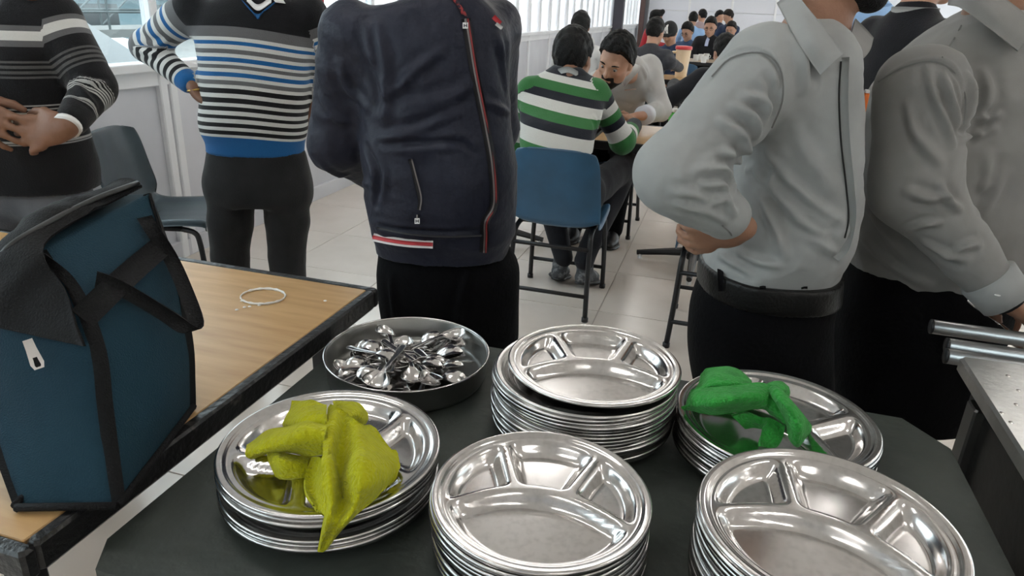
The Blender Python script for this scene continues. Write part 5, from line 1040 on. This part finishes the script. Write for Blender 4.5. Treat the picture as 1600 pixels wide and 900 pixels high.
j4 = seated(hd(1024, 50, 7.1), UP-.25, lean=.45, arms=[[(.20, .34, -.20), (.42, .12, -.30)], [(.16, .26, -.22), (.45, .05, -.28)]], hf=(.45, 1, 0), tilt=.2); j4['el'][0] = D(1046, 98, 6.95); j4['wr'][0] = D(1062, 106, 7.5)
far_person(j4, 'diner seen from behind in charcoal knit sweater beside the jug', ('sweater', M['charcoal']), M['black_cloth'], M['skin_light'], M['hair'], .012, w=.215, sleeves=(.078, .062, .05))
j5 = seated(hd(1046, 52, 8.4), -UP-.35, lean=.45, hf=(-.4, -1, 0), tilt=.55); p5, bb = far_person(j5, 'diner in black cap and dark blue top looking down at the table', ('top', M['navy_top']), M['black_cloth'], M['skin_light'], None, .012, w=.2)
f_, u_, l_ = head_frame(j5['hf'], j5['hu']); A = np.stack([l_, f_, u_]); c_ = np.asarray(j5['head'])
def cap_post(F, G):
    q = G-c_; return np.maximum(F, (-.028+.25*(q@f_))-(q@u_)-.02)
Vc, Fc = surface([P_ell(c_+u_*.035-f_*.01, A, np.array([.092, .108, .105]), .02), P_cone(c_+f_*.10+u_*.045-l_*.03, c_+f_*.10+u_*.045+l_*.03, .05, .05, .02, (u_, .2))], .008, cap_post)
cp = link('cap', mesh_np('cap', Vc-bb, Fc, [mat('cap_black', (.008, .008, .010), .8, bump=(150, .4))]), p5)
def capxy(a, b): e = c_-bb; a = a*1.35+.32; b = .02+(b-.02)*1.15; return e+u_*(.035+b)+f_*(-.01+.112*math.cos(a)*math.sqrt(max(.0, 1-(b/.108)**2)))+l_*(.097*math.sin(a)*math.sqrt(max(.0, 1-(b/.108)**2)))
for pts in (((-.30, .02), (-.30, .072)), ((-.30, .072), (.02, .02)), ((.02, .02), (.02, .072)), ((-.16, .085), (-.12, .052)), ((.10, .088), (-.12, .052)), ((-.12, .052), (-.12, .005)), ((-.36, .072), (-.26, .072)), ((-.04, .072), (.07, .072)), ((-.18, .005), (-.06, .005))):
    MB().tube([capxy(*pts[0]), capxy((pts[0][0]+pts[1][0])/2, (pts[0][1]+pts[1][1])/2), capxy(*pts[1])], .0058, 6).build('cap_emblem', M['white'], cp)
j6 = seated(hd(1074, 50, 12.4), -UP-.35, lean=.35, hs=1.15, hf=(-.5, -1, 0), tilt=.45); p6, b6 = far_person(j6, 'bearded diner with glasses in blue denim shirt looking down', ('shirt', M['denim']), M['black_cloth'], M['skin_light'], M['hair'], .012, hair_kw=dict(thick=1.7, fringe=-.008, top=.012))
beard_mesh(j6['head'], j6['hf'], j6['hu'], 1., M['hair_brown'], p6, b6, .008)
j7 = seated(hd(1110, 42, 11.6), -UP-.22, lean=.15, hf=(-.15, -1, 0), tilt=.35, hs=1.15, arms=[[(.10, .28, -.27), (.30, .06, -.30)], [(.10, .28, -.27), (.30, .06, -.30)]]); p7, b7 = far_person(j7, 'diner with glasses in black jacket looking at a phone', ('jacket', M['black_top']), M['black_cloth'], M['skin_light'], M['hair'], .012, w=.215, sleeves=(.078, .068, .05), hair_kw=dict(thick=1.2, top=.01, fringe=-.012))
for pp, jj, bb_ in ((p6, j6, b6), (p7, j7, b7)):
    f_, u_, l_ = head_frame(jj['hf'], jj['hu']); c_ = np.asarray(jj['head'])-bb_; s_ = jj.get('hs', 1.); g_ = MB()
    gl = MB().tube([c_+(l_*-.06+f_*.092+u_*.012)*s_, c_+(l_*.06+f_*.092+u_*.012)*s_], .0025, 6).build('glasses', M['black_metal'], pp)
    for q in (-1, 1): MB().tube([c_+(l_*(q*.034+.026*math.cos(t))+f_*.100+u_*(.003+.018*math.sin(t)))*s_-f_*.004, ] + [c_+(l_*(q*.034+.026*math.cos(t))+f_*.100+u_*(.003+.018*math.sin(t)))*s_-f_*.004 for t in np.linspace(.3, 2*math.pi, 14)], .0022, 5).build('lens_frame', M['black_metal'], gl)
f_ = j7['fw']; ribbon('shirt_front', [j7['neck']+f_*.05+V3(0, 0, .02), j7['neck']+f_*.135-V3(0, 0, .06), j7['neck']+f_*.165-V3(0, 0, .13)], .055, [CRH]*3, cloth_mat('pale_shirt', (.45, .50, .68)), p7, b7)
ph = thing('phone', 'mobile phone held by the diner in the black jacket', 'phone', (j7['wr'][0]+j7['wr'][1])/2+j7['fw']*.075+V3(0, 0, .035)); ph.rotation_euler = (R(-35), R(15), R(20)); MB().box((-.075, -.036, -.004), (.075, .036, .004), .003).build('case', mat('phone_case', (.30, .32, .48), .35), ph); MB().box((-.07, -.032, .004), (.07, .032, .0052)).build('screen', mat('phone_screen', (.25, .28, .42), .15), ph)
p8 = far_person(seated(hd(1142, 47, 12.2), -UP-.15, lean=.3, hf=(-.3, -1, 0), tilt=.3, hs=1.05), 'diner in dark green jacket over white shirt at the far table', ('jacket', M['olive']), M['black_cloth'], M['skin_light'], M['hair'], .013, w=.2, hair_kw=dict(fringe=-.01))
j9 = seated(hd(1026, 27, 13.0), 0.1, lean=.25, hf=(1, .0, 0), hs=1.05); p9, b9 = far_person(j9, 'diner in red top with dark turban sitting at the far left', ('top', M['red_top']), M['black_cloth'], M['skin'], None, .014)
grow('turban', [P_ell(j9['head']+V3(-.01, 0, .055), np.eye(3), np.array([.118, .105, .082])), P_cone(j9['head']+V3(.06, 0, .07), j9['head']+V3(.1, -.02, .1), .055, .045, .03), P_cone(j9['head']+V3(-.09, 0, -.02), j9['head']+V3(-.05, 0, .05), .05, .06, .03)], .013, [M['hair']], p9, b9)
far_person(seated(hd(1083, 30, 13.8), UP+.1, lean=.2), 'diner seen from behind in light blue shirt at the far tables', ('shirt', M['sky_shirt']), M['black_cloth'], M['skin_light'], M['hair'], .014)
far_person(seated(hd(1097, 25, 15.2), UP-.3, lean=.2, hf=(-.6, .5, 0)), 'diner in dull rose top at the far tables by the wall', ('top', M['rose']), M['black_cloth'], M['skin_light'], M['hair'], .016)
far_person(seated(hd(1124, 27, 16.4), UP+.3, lean=.2, hs=1.1, hf=(.6, -.5, 0)), 'diner in blue black jacket at the far tables, nearly hidden', ('jacket', M['blueblack']), M['black_cloth'], M['skin_light'], M['hair'], .016)
far_person(seated(hd(1138, 26, 14.2), -UP-.6, lean=.3, hf=(-1, -.3, 0), tilt=.5), 'diner in dark navy top bending down at the far tables', ('top', M['navy_top']), M['black_cloth'], M['skin_light'], M['hair_brown'], .016)
jb = seated(hd(1132, 82, 5.5), UP+.45, lean=.4, tilt=.35, arms=[[(.14, .26, -.24), (.36, .06, -.27)], [(.2, .36, -.26), (.42, .1, -.26)]]); jb['sh'][1] = D(1098, 122, 5.45); jb['el'][1] = D(1050, 150, 5.5); jb['wr'][1] = D(1054, 130, 5.85)
far_person(jb, 'diner in black sweater leaning on the table behind the elbow', ('sweater', M['black_top']), M['black_cloth'], M['skin_light'], M['hair'], .011, w=.2, sleeves=(.085, .07, .05))
for pp, jj in ((p6, j6), (p7, j7), (p8[0], seated(hd(1142, 47, 12.2), -UP-.15, lean=.3, hf=(-.3, -1, 0), tilt=.3, hs=1.05))): eyes(jj['head'], jj['hf'], jj['hu'], jj.get('hs', 1.), pp, V3(*pp.location))
# chairs for the diners farther back
k_ = 0
for p_, j_ in ((pS[0], jh), (None, j4), (None, j5), (None, j6), (None, j7), (None, jb)):
    a_ = math.atan2(j_['fw'][1], j_['fw'][0])-UP; pos = j_['pelvis']-j_['fw']*-.0; put_chair(pos[0], pos[1], a_, ('blue chair under the diner in the white hooded sweatshirt', 'chair behind the diner in charcoal knit sweater', 'chair under the diner in the black cap', 'chair under the diner in blue denim shirt', 'chair under the diner holding the phone', 'chair under the diner in the black sweater')[k_], cd if k_ == 1 else ch); k_ += 1
for x_, y_, lab in ((1143, 11.7, 'chair under the diner in dark green jacket'),): put_chair(.05, 13.6, math.pi, lab)
jg = thing('water_jug', 'cream plastic water jug with red lid on the table', 'jug', Z(1063, 121, .755))
s_ = np.linspace(0, 1, 6)
MB().lathe([(.001, 0), (.052, 0), (.056, .004), (.060, .08), (.068, .17), (.074, .265), (.077, .272), (.001, .272)], 28).build('body', mat('cream_plastic', (.85, .70, .50), .4), jg, smooth=True)
MB().lathe([(.079, .262), (.081, .266), (.081, .288), (.074, .294), (.03, .297), (.001, .297)], 28).build('lid', mat('red_lid', (.62, .04, .05), .35), jg, smooth=True)
MB().tube(bez([(-.068, -.02, .235), (-.105, -.03, .23), (-.122, -.035, .19), (-.115, -.035, .12), (-.085, -.025, .075), (-.058, -.015, .07)], 16), .012, 8).build('handle', mat('cream_handle', (.78, .66, .46), .4), jg, smooth=True)
for i, (x, y) in enumerate(((1087, 93), (1095, 92), (1103, 91), (1099, 96))):
    t_ = thing('cup', ('white cup at the left of the group on the grey table', 'white cup second from left on the grey table', 'white cup at the right of the group on the grey table', 'white cup at the front of the group on the grey table')[i], 'cup', Z(x, y+2, .755), 0, 'white cups on the far table')
    MB().lathe([(.001, 0), (.035, 0), (.038, .005), (.044, .085), (.046, .088), (.042, .086), (.035, .01), (.001, .008)], 20).build('wall', M['white'], t_, smooth=True); MB().tube([(.042, 0, .07), (.065, 0, .06), (.06, 0, .03), (.038, 0, .022)], .005, 6).build('handle', M['white'], t_, smooth=True)
# ------------------------------------------------------------------ two more men beyond the queue
def standing_far(px, py, dep, face, label, top, skin, hair, h=.011, w=.2, collar_m=None):
    nk = D(px, py, dep); fw = V3(math.cos(face), math.sin(face), 0); lat = V3(math.sin(face), -math.cos(face), 0); j = dict(fw=fw, hf=fw, head=nk+V3(0, 0, .165)+fw*.04, neck=nk)
    sc = nk-V3(0, 0, .075); j['sh'] = [sc+lat*.19, sc-lat*.19]; j['el'] = [sc+lat*.25-V3(0, 0, .3), sc-lat*.25-V3(0, 0, .3)]; j['wr'] = [sc+lat*.24+fw*.1-V3(0, 0, .54), sc-lat*.24+fw*.1-V3(0, 0, .54)]
    j['hand'] = [(V3(0, 0, -1)+fw*.2, -lat, .4), (V3(0, 0, -1)+fw*.2, lat, .4)]; pv = V3(nk[0], nk[1], nk[2]-.53); j['pelvis'] = pv; j['hip'] = [pv+lat*.09-V3(0, 0, .04), pv-lat*.09-V3(0, 0, .04)]; down(j)
    p, b = far_person(j, label, top, M['black_cloth'], skin, hair, h, w=w)
    ribbon('collar', [nk+lat*.075+V3(0, 0, .0), nk-fw*.08+V3(0, 0, .015), nk-lat*.075+V3(0, 0, .0)] if False else [nk+(lat*math.cos(t)-fw*math.sin(t))*.076+V3(0, 0, .004) for t in np.linspace(-.7, math.pi+.7, 9)], .045, V3(0, 0, 1), collar_m, p, b); return p
standing_far(1364, 14, 3.5, 1.9, 'standing man seen from behind in light blue shirt beyond the queue', ('shirt', M['sky_shirt']), M['skin'], M['hair'], collar_m=M['sky_shirt'])
standing_far(1428, 24, 2.55, .55, 'standing man in black pullover with pale collar beyond the queue', ('pullover', M['black_top']), M['skin_light'], M['hair'], collar_m=M['shirt_light'])
jg.scale = (1.12, 1.12, 1.12)
